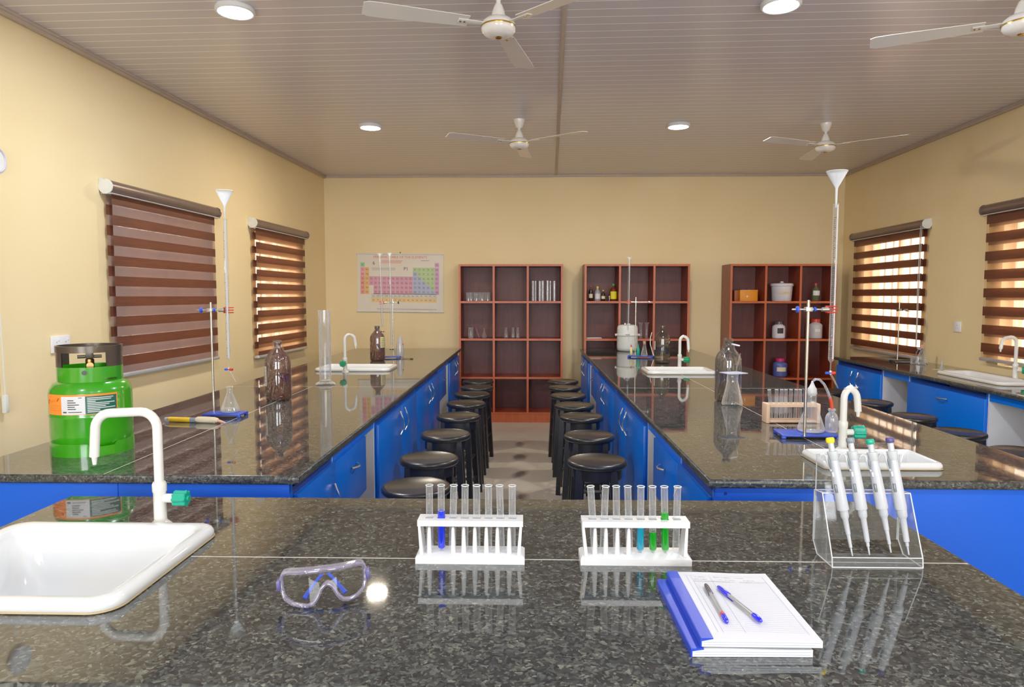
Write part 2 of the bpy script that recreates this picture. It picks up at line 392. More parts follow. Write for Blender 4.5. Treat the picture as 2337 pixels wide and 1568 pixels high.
def slab(mb, us, vs, holes, w0, w1, mat, axis='Z', edge=None):
    """plate with rectangular holes. us/vs extents (u0,u1),(v0,v1); holes [(u0,u1,v0,v1)]"""
    U = sorted(set([us[0], us[1]]+[h[0] for h in holes]+[h[1] for h in holes]))
    V = sorted(set([vs[0], vs[1]]+[h[2] for h in holes]+[h[3] for h in holes]))
    def P(u, v, w):
        return (u, v, w) if axis == 'Z' else ((w, u, v) if axis == 'X' else (u, w, v))
    solid = {}
    for i in range(len(U)-1):
        for j in range(len(V)-1):
            cu, cv = (U[i]+U[i+1])/2, (V[j]+V[j+1])/2
            solid[i, j] = not any(h[0] < cu < h[1] and h[2] < cv < h[3] for h in holes)
    for (i, j), ok in solid.items():
        if not ok: continue
        a, b, c, d = (U[i], V[j]), (U[i+1], V[j]), (U[i+1], V[j+1]), (U[i], V[j+1])
        mb.quad(*(P(*p, w1) for p in (a, b, c, d)), mat); mb.quad(*(P(*p, w0) for p in (d, c, b, a)), mat)
        for (di, dj, p, q) in ((-1,0,a,d),(1,0,b,c),(0,-1,a,b),(0,1,d,c)):
            if not solid.get((i+di, j+dj), False):
                mb.quad(P(*p, w0), P(*q, w0), P(*q, w1), P(*p, w1), edge or mat)
    return mb

def tag(o, label=None, cat=None, group=None, kind=None):
    if label: o['label'] = label
    if cat: o['category'] = cat
    if group: o['group'] = group
    if kind: o['kind'] = kind
    return o
def thing(name, label, cat, loc=(0,0,0), rot=0, group=None):
    o = bpy.data.objects.new(name, None); COL.objects.link(o)
    o.location = loc; o.rotation_euler = rot if isinstance(rot, (tuple, Euler)) else (0, 0, rot)
    o.empty_display_size = 0.05
    return tag(o, label, cat, group)
def struct(name, mb, label=None, cat=None):
    o = mb.build(name); tag(o, label, cat, kind='structure'); return o
def copy_tree(o, loc=None, rot=None, label=None, group=None, parent=None, scale=None):
    c = o.copy(); COL.objects.link(c)
    if parent is not None: c.parent = parent
    if loc is not None: c.location = loc
    if rot is not None: c.rotation_euler = (0, 0, rot)
    if scale is not None: c.scale = scale
    if label: c['label'] = label
    if group: c['group'] = group
    for ch in list(o.children): copy_tree(ch, parent=c)
    return c

def aim(d):
    z = d.normalized(); x = Vector((1, 0, 0)); x = (x-z*x.dot(z)).normalized(); y = z.cross(x)
    return Matrix((x, y, z)).transposed().to_euler()
def arc_pts(c, r, a0, a1, n, plane='XZ'):
    out = []
    for i in range(n+1):
        t = a0+(a1-a0)*i/n
        if plane == 'XZ': out.append((c[0]+r*math.cos(t), c[1], c[2]+r*math.sin(t)))
        else: out.append((c[0]+r*math.cos(t), c[1]+r*math.sin(t), c[2]))
    return out
def rrect(cx, cy, hx, hy, r, z, n=6):
    pts = []
    for (sx, sy, a) in ((1,1,0),(-1,1,PI/2),(-1,-1,PI),(1,-1,1.5*PI)):
        for i in range(n+1):
            t = a+PI/2*i/n
            pts.append((cx+sx*(hx-r)+r*math.cos(t), cy+sy*(hy-r)+r*math.sin(t), z))
    return pts

# ------------------------------------------------------------------ room shell
ZC = 3.03
KL, KR = 0.040, 0.025
XL = lambda y: -2.555+(y-8.6)*KL       # left wall (inner face)
XR = lambda y: 3.895+(y-8.6)*KR        # right wall
YF, YB = -2.6, 8.6
mb = MB(); mb.box((-3.4, YF-0.2, -0.1), (4.4, YB+0.2, 0.0), M['floor']); struct('floor', mb)
mb = MB(); mb.box((-3.4, YF-0.2, ZC), (4.4, YB+0.2, ZC+0.1), M['ceil']); struct('ceiling', mb)
mb = MB(); mb.box((-2.75, YB, 0), (4.1, YB+0.18, ZC), M['wall']); struct('wall_back', mb)
aL, aR = math.atan(KL), math.atan(KR)
def wall_frame(side):
    # local frame: u = distance along +y direction of wall, v = z, origin at back corner
    if side == 'left': return Matrix.Translation((XL(8.6), 8.6, 0)) @ Matrix.Rotation(-aL, 4, 'Z')
    return Matrix.Translation((XR(8.6), 8.6, 0)) @ Matrix.Rotation(-aR, 4, 'Z')
# window openings given by world y range, z range
WL = [(4.50, 5.60, 1.00, 2.18), (6.58, 7.62, 0.97, 2.16), (1.55, 2.85, 1.0, 2.18)]
WR = [(6.78, 8.02, 0.97, 2.16), (4.38, 5.62, 0.97, 2.16), (1.55, 2.85, 1.0, 2.18)]
mb = MB(); slab(mb, (YF-8.6-0.2, 0.05), (0, ZC), [(a-8.6, b-8.6, c, d) for a, b, c, d in WL], -0.18, 0.0, M['wall'], 'X')
o = struct('wall_left', mb); o.matrix_world = wall_frame('left')
mb = MB(); slab(mb, (YF-8.6-0.2, 0.05), (0, ZC), [(a-8.6, b-8.6, c, d) for a, b, c, d in WR], 0.0, 0.18, M['wall'], 'X')
o = struct('wall_right', mb); o.matrix_world = wall_frame('right')
FILL_WIN = [(-1.9, -0.3, 1.0, 2.3), (1.2, 2.8, 1.0, 2.3)]  # unseen openings, added to let fill light in from behind the camera
mb = MB(); slab(mb, (-3.3, 4.0), (0, ZC), FILL_WIN, YF-0.18, YF, M['wall'], 'Y'); struct('wall_front', mb)
# cornices and the ceiling strip
def strip(name, p0, p1, w, h, z):
    d = Vector((p1[0]-p0[0], p1[1]-p0[1], 0)); L = d.length; a = math.atan2(d.y, d.x)
    mb = MB(); mb.box((0, -w/2, 0), (L, w/2, h*0.5), M['trimc'], 0.003); mb.box((0, -w*0.36, -h*0.5), (L, w*0.36, 0.001), M['trimc'], 0.003)
    o = struct(name, mb); o.location = (p0[0], p0[1], z); o.rotation_euler = (0, 0, a); return o
strip('trim_1', (XL(YF)+0.02, YF), (XL(8.6)+0.02, 8.58), 0.04, 0.036, ZC-0.018)
strip('trim_2', (XR(YF)-0.02, YF), (XR(8.6)-0.02, 8.58), 0.04, 0.036, ZC-0.018)
strip('trim_3', (XL(8.6)+0.04, 8.585), (XR(8.6)-0.04, 8.585), 0.028, 0.030, ZC-0.015)
strip('trim_4', (0.04, -0.8), (0.345, 8.56), 0.030, 0.012, ZC-0.006)

# windows: frame, bars and pane in each opening
wi = 0
def window(M4, u0, u1, z0, z1, sgn, bars=True):
    global wi; wi += 1
    root = bpy.data.objects.new('window_%d' % wi, None); COL.objects.link(root); root['kind'] = 'structure'
    root.matrix_world = M4
    w0 = sgn*0.10
    f = MB(); t = 0.035
    for (a, b, c, d) in ((u0, u1, z0, z0+t), (u0, u1, z1-t, z1), (u0, u0+t, z0+t, z1-t), (u1-t, u1, z0+t, z1-t), ((u0+u1)/2-0.02, (u0+u1)/2+0.02, z0+t, z1-t)):
        f.box((w0-0.02, a, c), (w0+0.02, b, d), M['alu'])
    f.build('window_frame', root)
    g = MB(); g.box((w0-0.002, u0+t, z0+t), (w0+0.002, u1-t, z1-t), M['glass']); g.build('window_pane', root)
    if bars:
        k = MB(); n = 7
        for i in range(1, n):
            u = u0+(u1-u0)*i/n; k.box((w0+sgn*0.05-0.006, u-0.006, z0), (w0+sgn*0.05+0.006, u+0.006, z1), M['bars'])
        for i in range(1, 4):
            z = z0+(z1-z0)*i/4; k.box((w0+sgn*0.05-0.007, u0, z-0.008), (w0+sgn*0.05+0.007, u1, z+0.008), M['bars'])
        k.build('security_bars', root)
    return root
for (a, b, c, d) in WL: window(wall_frame('left'), a-8.6, b-8.6, c, d, -1)
for (a, b, c, d) in WR: window(wall_frame('right'), a-8.6, b-8.6, c, d, 1)
FM = Matrix.Translation((0, YF, 0)) @ Matrix.Rotation(-PI/2, 4, 'Z')
for (a, b, c, d) in FILL_WIN: window(FM, a, b, c, d, 1, False)  # glazing for the added fill openings

# ------------------------------------------------------------------ zebra blinds
def blind(side, y0, y1, ztop, zbot, shift, sheer, label, P=0.131, cord=True):
    """y0 = near edge, y1 = far edge"""
    W = wall_frame(side); s = 1 if side == 'left' else -1    # s: direction into the room
    root = thing('roller_blind', label, 'blind', group=None)
    root.matrix_world = W @ Matrix.Translation((0, y0-8.6, 0))
    L = y1-y0
    c = MB()
    prof = []
    for i in range(9):
        t = -PI/2+PI*i/8; prof.append((0.035+0.042*math.cos(t), 0.045*math.sin(t)))
    prof = [(0.004, -0.045)]+prof+[(0.004, 0.045)]
    rings = [[(s*a, y, ztop-0.045+b) for a, b in prof] for y in (0, L)]
    c.loft(rings, M['blindrail']); c.box((s*0.01 if s > 0 else -0.085, 0, ztop-0.094) , (0.085 if s > 0 else -0.01, L, ztop-0.088), M['railedge'])
    c.build('cassette', root)
    for y, k in ((-0.006, 1), (L+0.001, 1)):
        e = MB()
        T = Matrix.Translation((s*0.045, y, ztop-0.048)) @ Matrix.Rotation(-PI/2, 4, 'X')
        e.lathe([(0.0, 0), (0.046, 0), (0.048, 0.005), (0.0, 0.005)], M['railcap'] if (y < 0) else M['blindrail'], 24, T=T); e.build('end_cap', root)
    e = MB(); e.box((s*0.002, -0.004, ztop-0.06), (s*0.03, 0.02, ztop+0.003), M['railcap']) if s > 0 else e.box((-0.03, -0.004, ztop-0.06), (-0.002, 0.02, ztop+0.003), M['railcap'])
    e.build('bracket', root)
    hb = P*0.5; z = ztop-0.09
    zt = z
    def layer(off, dx, nm, inset):
        f = MB(); zz = zt-off
        first = True; zcur = zt
        while zcur > zbot+0.01:
            zb = max(zbot, zz-hb)
            if zz > zcur: zz = zcur
            if zz < zcur-1e-4: f.quad((s*dx, inset, zz), (s*dx, L-inset, zz), (s*dx, L-inset, zcur), (s*dx, inset, zcur), sheer)
            if zb < zz: f.quad((s*dx, inset-0.004, zb), (s*dx, L-inset+0.004, zb), (s*dx, L-inset+0.004, zz), (s*dx, inset-0.004, zz), M['band'])
            zcur = zb; zz = zb-(P-hb)
            if zz < zbot: 
                if zcur > zbot+1e-4: f.quad((s*dx, inset, zbot), (s*dx, L-inset, zbot), (s*dx, L-inset, zcur), (s*dx, inset, zcur), sheer)
                break
        f.build(nm, root)
    layer(0.0, 0.052, 'front_fabric', 0.045)
    layer(shift, 0.022, 'rear_fabric', 0.030)
    r = MB(); r.box((s*0.012 if s > 0 else -0.062, 0.035, zbot-0.022), (0.062 if s > 0 else -0.012, L-0.035, zbot+0.004), M['railedge'], 0.006); r.build('bottom_bar', root)
    if cord:
        k = MB(); 
        for dx in (0.03, 0.055):
            pts = [(s*(0.075), dx, ztop-0.06), (s*0.078, dx+0.004, (ztop+zbot)/2), (s*0.075, dx+(0.012 if dx < 0.04 else -0.004), zbot+0.12)]
            k.tube(pts, 0.0022, M['railcap'], 6)
        k.build('pull_cord', root)
    return root
blind('left', 4.33, 5.74, 2.275, 1.02, 0.0655, M['sheer_closed'], 'closed brown zebra blind on the left wall behind the green gas cylinder', cord=False)
blind('left', 6.44, 7.80, 2.268, 0.955, 0.040, M['sheer_open'], 'partly open brown zebra blind on the left wall beside the far corner', cord=False)
blind('right', 6.66, 8.22, 2.268, 0.935, 0.004, M['sheer_bright'], 'brown zebra blind with glowing gaps on the right wall, the one nearer the bookcases', 0.143)
blind('right', 4.28, 5.80, 2.285, 1.02, 0.022, M['sheer_bright'], 'brown zebra blind cut off by the right edge, above the white swan-neck tap', 0.150)

blind('left', 1.40, 3.00, 2.275, 1.02, 0.059, M['sheer_closed'], 'closed brown zebra blind on the left wall beside the camera', cord=False)
blind('right', 1.40, 3.00, 2.285, 1.02, 0.040, M['sheer_open'], 'unseen brown zebra blind added on the right wall beside the camera', cord=False)  # out of view, added to cut the outside light through this opening
# ------------------------------------------------------------------ worktops
def worktop(label, x0, x1, y0, y1, holes, joints):
    root = thing('granite_worktop', label, 'worktop', ((x0+x1)/2, (y0+y1)/2, B-0.032))
    cx, cy = (x0+x1)/2, (y0+y1)/2
    m = MB(); g = M['granite']
    hs = [(a-cx, b-cx, c-cy, d-cy) for a, b, c, d in holes]
    e = 0.008
    # top face and rounded nosing
    U = (x0-cx, x1-cx); V = (y0-cy, y1-cy)
    slab(m, (U[0]+e, U[1]-e), (V[0]+e, V[1]-e), hs, 0.0, 0.032, g)
    rings = []
    for k in range(7):
        t = -PI/2+PI*k/6
        o = e*(1-math.cos(t)); zz = 0.016+0.016*math.sin(t)
        rings.append([(U[0]+o, V[0]+o, zz), (U[1]-o, V[0]+o, zz), (U[1]-o, V[1]-o, zz), (U[0]+o, V[1]-o, zz)])
    m.loft(rings, M['granite_edge'], cap0=False, cap1=False)
    m.build('slab', root, angle=60)
    j = MB()
    for (a, b, c, d) in joints:
        w = 0.0016
        if a == b: j.box((a-cx-w, c-cy, 0.0318), (a-cx+w, d-cy, 0.0323), M['joint'])
        else: j.box((a-cx, c-cy-w, 0.0318), (b-cx, c-cy+w, 0.0323), M['joint'])
    j.build('joint_line', root)
    return root
SF = (-1.385, -0.825, 1.295, 1.785)     # foreground sink
S5 = (1.085, 1.52, 2.475, 2.72)
S1 = (-1.80, -1.16, 5.66, 6.06)
S3 = (0.965, 1.53, 5.49, 5.88)
S6 = (3.375, 3.67, 4.85, 5.66)
def hole(s, m=0.014): return (s[0]+m, s[1]-m, s[2]+m, s[3]-m)
worktop('black speckled granite worktop nearest the camera, carrying the pipettes and notebooks', -1.455, 1.055, 1.055, 2.10, [hole(SF)], [(-0.82, 1.045, 1.605, 1.605)])
worktop('long speckled granite worktop under the green gas cylinder', -2.09, -0.805, 2.345, 8.19, [hole(S1)], [(-1.51, -1.51, 2.36, 4.71), (-2.08, -0.815, 4.71, 4.71)])
worktop('long speckled granite worktop right of the aisle, under the wooden tube rack', 0.625, 1.95, 2.335, 8.19, [hole(S3), hole(S5)], [(1.235, 1.235, 2.72, 5.49), (0.635, 1.94, 4.69, 4.69)])
CPIV = Vector((3.195, 7.18, 0))
def skew(o):
    R_ = Matrix.Rotation(-math.atan(0.025), 4, 'Z'); o.location = CPIV + R_ @ (o.location-CPIV); o.rotation_euler[2] -= math.atan(0.025); return o
skew(worktop('granite worktop against the right wall below the two blinds', 3.195, 3.85, 1.6, 7.18, [hole(S6)], []))

# ------------------------------------------------------------------ bench cabinets
def bow_handle(mb, c, L, axis, out):
    """curved bar handle. axis 'Z' or 'Y', out = outward x sign"""
    pts = []
    for i in range(11):
        t = i/10; u = (t-0.5)*L; o = 0.006+0.024*math.sin(PI*t)
        sway = 0.010*math.sin(2*PI*t) if axis == 'Z' else 0
        pts.append((c[0]+out*o, c[1]+sway, c[2]+u) if axis == 'Z' else (c[0]+out*o, c[1]+u, c[2]))
    mb.tube(pts, [0.006]+[0.0045]*9+[0.006], M['chrome'], 8)
def door(root, xf, y0, y1, z0, z1, out, hy=None, hz=None, hax='Z', nm='door', hl=0.15):
    d = MB(); g = 0.0022
    a, b = (xf, xf+out*0.018); 
    d.box((min(a, b), y0+g, z0+g), (max(a, b), y1-g, z1-g), M['blue'], 0.0015)
    o = d.build(nm, root)
    if hy is not None:
        h = MB(); bow_handle(h, (b, hy, hz), hl, hax, out); h.build('handle', o)
    return o
def unit(label, x0, x1, y0, y1, front, doors, name='base_cabinet', open_=False, end=None):
    """carcass between x0..x1, y0..y1; front = 'x0' or 'x1' face"""
    root = thing(name, label, 'cabinet', ((x0+x1)/2, (y0+y1)/2, 0))
    cx, cy = (x0+x1)/2, (y0+y1)/2
    m = MB(); t = 0.018; zt = B-0.033
    xa, xb = x0-cx, x1-cx; ya, yb = y0-cy, y1-cy
    out = 1 if front == 'x1' else -1
    m.box((xa, ya, 0.08), (xb, ya+t, zt), M['blue']); m.box((xa, yb-t, 0.08), (xb, yb, zt), M['blue'])
    m.box((xa, ya+t, 0.08), (xb, yb-t, 0.08+t), M['greyp'])
    m.box((xa+0.04, ya+0.001, 0.0), (xb-0.04, yb-0.001, 0.08), M['dark'])
    m.build('carcass', root)
    f = MB(); xf = xb if out > 0 else xa
    xs = sorted((xf, xf-out*0.016))
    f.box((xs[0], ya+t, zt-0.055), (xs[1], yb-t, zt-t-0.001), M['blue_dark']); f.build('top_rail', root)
    if end is not None:
        pass
    for d in doors:
        door(root, xf, d[0]-cy, d[1]-cy, d[2], d[3], out, *( [d[4]-cy, d[5], d[6]] if len(d) > 4 else []), **({'nm': d[7]} if len(d) > 7 else {}))
    return root
def kneehole(label, x0, x1, y0, y1, out, drawer=None):
    """open knee space with pale grey lining and an optional hanging drawer box"""
    root = thing('kneehole_bay', label, 'desk bay', ((x0+x1)/2, (y0+y1)/2, 0)); cx, cy = (x0+x1)/2, (y0+y1)/2
    m = MB(); zt = B-0.033; xa, xb, ya, yb = x0-cx, x1-cx, y0-cy, y1-cy
    back = xa if out > 0 else xb-0.018
    if abs(x1-x0) > 0.5: back = (xa+xb)/2-out*0.1
    m.box((back, ya+0.001, 0.0), (back+0.018, yb-0.001, zt), M['greyp'])
    xs = sorted((back+0.009, (xb if out > 0 else xa)-out*0.002))
    m.box((xs[0], yb-0.016, 0.0), (xs[1], yb-0.001, zt-0.001), M['greyp']); m.box((xs[0], ya+0.001, 0.0), (xs[1], ya+0.016, zt-0.001), M['greyp'])
    m.build('lining', root)
    f = MB(); xf = xb if out > 0 else xa; q = sorted((xf, xf-out*0.016)); f.box((q[0], ya+0.017, zt-0.055), (q[1], yb-0.017, zt-0.001), M['blue']); f.build('top_rail', root)
    if drawer:
        y0d, y1d, z0d, z1d, hy, hz = drawer
        b = MB(); bs = sorted((xf-out*0.40, xf-out*0.0005)); b.box((bs[0], y0d-cy+0.018, z0d+0.004), (bs[1], y1d-cy-0.004, z1d-0.004), M['greyp']); b.build('drawer_box', root)
        door(root, xf, y0d-cy, y1d-cy, z0d, z1d, out, hy-cy, hz, 'Y', 'drawer', 0.10)
    return root
zt1 = 0.822
def bench_row(side):
    if side == 'L': x0, x1, fr, out, w = -1.46, -0.845, 'x1', 1, 'left'
    else: x0, x1, fr, out, w = 0.655, 1.28, 'x0', -1, 'right'
    pos = 'left of the aisle' if side == 'L' else 'right of the aisle'
    unit('blue end cabinet with one bow handle, near end of the bench '+pos, x0, x1, 2.375, 2.885, fr, [(2.395, 2.885, 0.08, zt1, 2.84, 0.66, 'Z')])
    kneehole('grey-lined knee space with blue drawer, nearer of two '+pos, x0, x1, 2.885, 3.70, out, (2.885, 3.43, 0.54, zt1, 3.17, 0.73))
    unit('blue two-door cabinet behind the nearest stools '+pos, x0, x1, 3.70, 5.03, fr, [(3.72, 4.42, 0.08, zt1, 4.34, 0.715, 'Z'), (4.42, 5.03, 0.08, zt1, 4.50, 0.715, 'Z')])
    unit('blue two-door cabinet halfway down the bench '+pos, x0, x1, 5.03, 6.34, fr, [(5.03, 5.68, 0.08, zt1, 5.60, 0.715, 'Z'), (5.68, 6.34, 0.08, zt1, 5.76, 0.715, 'Z')])
    kneehole('grey-lined knee space with blue drawer, farther of two '+pos, x0, x1, 6.34, 7.18, out, (6.34, 6.85, 0.54, zt1, 6.60, 0.72))
    unit('blue two-door cabinet at the far end of the bench '+pos, x0, x1, 7.18, 8.17, fr, [(7.18, 7.70, 0.08, zt1, 7.62, 0.715, 'Z'), (7.70, 8.17, 0.08, zt1, 7.80, 0.715, 'Z')])
    # mirrored back half of the bench: one plain run of cabinet, and the end panel facing the camera
    bx0, bx1 = (-2.06, -1.462) if side == 'L' else (1.282, 1.92)
    r = thing('bench_end_panel', 'flat blue laminate panel closing the near end of the bench '+pos, 'panel', ((x0+x1)/2, 2.366, 0))
    m = MB(); a, b = (min(x0, bx0)-(x0+x1)/2, max(x1, bx1)-(x0+x1)/2)
    seam = -1.46-(x0+x1)/2 if side == 'L' else 1.30-(x0+x1)/2
    m.box((a, -0.008, 0.0), (seam-0.001, 0.008, B-0.034), M['blue_front'], 0.001); m.box((seam+0.001, -0.008, 0.0), (b, 0.008, B-0.034), M['blue_front'], 0.001)
    m.build('panel_board', r)
    s = MB()
    for xx in ((-0.02+x1-(x0+x1)/2, 0.80), (-0.03+x1-(x0+x1)/2, 0.62)) if side == 'L' else ((x0-(x0+x1)/2+0.035, 0.845),):
        T = Matrix.Translation((xx[0], -0.008, xx[1])) @ Matrix.Rotation(PI/2, 4, 'X'); s.lathe([(0.0, 0.0), (0.006, 0.0), (0.006, 0.001), (0.0, 0.001)], M['blue_dark'], 12, T=T)
    s.build('screw_cap', r)
    n = 'base_cabinet'
    for k, (ya, yb) in enumerate(((2.375, 4.3), (4.3, 6.2), (6.2, 8.17))):
        unit('blue cabinet on the wall side of the bench %s, %s' % (pos, ('near third', 'middle third', 'far third')[k]), bx0, bx1, ya, yb, 'x0' if side == 'L' else 'x1',
             [(ya, (ya+yb)/2, 0.08, zt1, (ya+yb)/2-0.08, 0.715, 'Z'), ((ya+yb)/2, yb, 0.08, zt1, (ya+yb)/2+0.08, 0.715, 'Z')])
bench_row('L'); bench_row('R')
# wall counter
skew(unit('blue two-door cabinet at the far end of the right wall counter', 3.23, 3.83, 6.21, 7.15, 'x0', [(6.21, 6.70, 0.08, zt1, 6.64, 0.715, 'Z'), (6.70, 7.15, 0.08, zt1, 6.77, 0.715, 'Z')]))
skew(kneehole('pale grey knee space in the right wall counter behind a black stool', 3.23, 3.83, 5.75, 6.21, -1))
skew(unit('wide blue cabinet front with one short bar handle on the right wall counter', 3.23, 3.83, 4.74, 5.75, 'x0', [(4.74, 5.75, 0.08, zt1, 5.25, 0.755, 'Y')]))
skew(kneehole('pale grey knee space in the right wall counter at the right edge', 3.23, 3.83, 3.7, 4.74, -1))
skew(unit('blue cabinet of the right wall counter beyond the frame edge', 3.23, 3.83, 1.62, 3.7, 'x0', [(1.62, 2.66, 0.08, zt1), (2.66, 3.7, 0.08, zt1)]))
# foreground bench body
unit('blue cabinet body under the nearest granite worktop', -1.42, 1.02, 1.10, 2.06, 'x1', [(1.10, 1.58, 0.08, zt1), (1.58, 2.06, 0.08, zt1)])

# ------------------------------------------------------------------ sinks and taps
def sink(label, s):
    x0, x1, y0, y1 = s; cx, cy = (x0+x1)/2, (y0+y1)/2; hx, hy = (x1-x0)/2, (y1-y0)/2
    root = thing('drop_in_sink', label, 'sink', (cx, cy, B))
    k = min(1.0, hy/0.22); R = 0.055*k
    m = MB(); r = []
    def add(dx, z, rad): r.append(rrect(0, 0, hx-dx, hy-dx, max(0.012, rad), z, 7))
    add(0.004, 0.002, R); add(0.0, 0.010, R); add(0.001, 0.017, R); add(0.006, 0.024, R-0.004); add(0.014, 0.027, R-0.01)
    add(0.030*k, 0.026, R-0.012); add(0.040*k, 0.022, R-0.015); add(0.046*k, 0.008, R-0.015); add(0.056*k, -0.05, R); add(0.075*k, -0.12*k-0.02, R); add(0.11*k, -0.15*k-0.02, R*0.9)
    m.loft(r, M['ceramic'], cap0=False, cap1=True); m.build('basin', root, angle=60)
    c = MB(); c.loft([rrect(0, 0, hx-0.002, hy-0.002, R, 0.0003, 7), rrect(0, 0, hx+0.001, hy+0.001, R, 0.002, 7), rrect(0, 0, hx-0.002, hy-0.002, R, 0.005, 7)], M['caulk'], cap0=False, cap1=False)
    c.build('sealant_bead', root)
    d = MB(); d.lathe([(0.0, 0.0), (0.024, 0.0), (0.026, 0.003), (0.012, 0.002), (0.0, 0.001)], M['chrome'], 20, c=(0, 0, -0.15*k-0.0195)); d.build('drain', root)
    return root
sink('large white ceramic sink at the lower left, cut off by the frame edge', SF)
sink('white ceramic sink behind the pipette stand', S5)
sink('white ceramic sink behind the measuring cylinder on the left bench', S1)
sink('white ceramic sink right of the aisle, in front of the smoky bottle', S3)
skew(sink('white ceramic sink on the right wall counter', S6))

def faucet(label, loc, spout_a, knob_a, h=0.32, reach=0.165, drop=0.11, r=0.0115, knobm='teal', ks=1.0):
    root = thing('swan_neck_tap', label, 'tap', loc)
    b = MB()
    b.lathe([(0.030, 0), (0.030, 0.004), (0.022, 0.012), (0.0175, 0.016), (0.0165, 0.02), (0.0165, 0.095), (0.0185, 0.098), (0.0185, 0.118), (0.016, 0.124), (0.0, 0.124)], M['tapw'], 24)
    for k in range(0): pass
    b.build('body', root)
    s = MB(); ca, sa = math.cos(spout_a), math.sin(spout_a); R = 0.045
    pts = [(0, 0.12), (0, h-R)]
    for i in range(1, 7): t = PI-PI/2*i/6; pts.append((R+R*math.cos(t), h-R+R*math.sin(t)))
    for i in range(0, 7): t = PI/2-(PI/2-0.12)*i/6; pts.append((reach-R+R*math.cos(t), h-R*1.0+R*math.sin(t)-0.004))
    pts.append((reach+0.006, h-drop)); 
    P3 = [(p[0]*ca, p[0]*sa, p[1]) for p in pts]
    s.tube(P3, r, M['tapw'], 14)
    e = P3[-1]; s.cyl((e[0], e[1], e[2]+0.001), (e[0], e[1], e[2]-0.022), r*0.62, M['tapw'], r1=r*0.4, n=12)
    s.build('spout', root)
    kx, ky = math.cos(knob_a), math.sin(knob_a)
    v = MB(); v.cyl((kx*0.012, ky*0.012, 0.078), (kx*0.042, ky*0.042, 0.078), 0.0125, M['tapw']); v.build('valve_arm', root)
    T = Matrix.Translation((kx*0.040, ky*0.040, 0.078)) @ Vector((kx, ky, 0)).to_track_quat('Z', 'Y').to_matrix().to_4x4()
    kb = MB(); rings = []
    for (rr, z) in ((0.017, 0.0), (0.020, 0.004), (0.019, 0.030), (0.021, 0.034), (0.018, 0.037)):
        rings.append([((rr+0.0022*math.cos(8*t))*ks*math.cos(t), (rr+0.0022*math.cos(8*t))*ks*math.sin(t), z*ks) for t in [2*PI*i/48 for i in range(48)]])
    kb.loft(rings, M[knobm], T=T); kb.cyl((0, 0, 0.036*ks), (0, 0, 0.042*ks), 0.007, M[knobm], T=T); kb.build('knob', root)
    return root
faucet('white swan-neck tap with a teal knob beside the large lower left sink', (-1.013, 1.823, B), PI, 0.0, 0.318, 0.172, 0.125, 0.0125, 'teal')
faucet('white swan-neck tap between the pipettes and the wooden tube rack', (1.288, 2.79, B), 0.15, 0.0, 0.262, 0.058, 0.10, 0.0135, 'teal', 1.25)
faucet('white swan-neck tap with a green knob behind the measuring cylinder', (-1.515, 5.60, B), 0.5, -PI/2, 0.315, 0.085, 0.10, 0.012, 'green_knob', 1.2)
faucet('white swan-neck tap beside the smoky bottle at the far sink', (1.325, 5.97, B), 0.0, -0.5, 0.285, 0.07, 0.12, 0.0125, 'green_knob', 1.2)
faucet('white swan-neck tap with a green knob on the right wall counter', (3.668, 5.20, B), PI, -0.6, 0.325, 0.11, 0.09, 0.0125, 'green_knob', 1.2)

# ------------------------------------------------------------------ bookcases
def bookcase(label, x0):
    W = 1.25; root = thing('cubby_bookcase', label, 'bookcase', (x0+W/2, 8.385, 0))
    t = 0.024; y0, y1 = -0.185, 0.185; H = 1.91
    zs = [0.10, 0.53, 0.995, 1.445]
    f = MB()
    def brd(a, b):
        f.box(a, b, M['cherry']); f.box((a[0], y0-0.0015, a[2]), (b[0], y0+0.0005, b[2]), M['cherry_edge'])
    brd((-W/2, y0, 0), (-W/2+t, y1, H)); brd((W/2-t, y0, 0), (W/2, y1, H)); brd((-W/2+t, y0, H-t), (W/2-t, y1, H))
    f.build('outer_frame', root)
    p = MB(); f = p; brd((-W/2+t, y0+0.012, 0), (W/2-t, y0+0.03, 0.098)); p.build('plinth', root)
    b = MB(); b.box((-W/2+t, y1-0.008, 0.1), (W/2-t, y1-0.001, H-t), M['cherry_back']); b.build('back_panel', root)
    cw = (W-2*t-2*t)/3
    for z in zs:
        f = MB(); brd((-W/2+t, y0+0.001, z), (W/2-t, y1-0.008, z+t)); f.build('shelf', root)
    zz = zs+[H-t]
    for i in range(2):
        f = MB(); xx = -W/2+t+cw*(i+1)+t*i
        for k in range(4): brd((xx, y0, zz[k]+t+0.0005), (xx+t, y1-0.008, zz[k+1]-0.0005))
        f.build('divider', root)
    return root
bookcase('cherry cubby bookcase holding clear glassware, facing the end of the aisle', -0.832)
bookcase('cherry cubby bookcase with the small dark bottles, behind the right bench', 0.675)
bookcase('cherry cubby bookcase with plastic tubs and jars, nearest the right wall', 2.404)

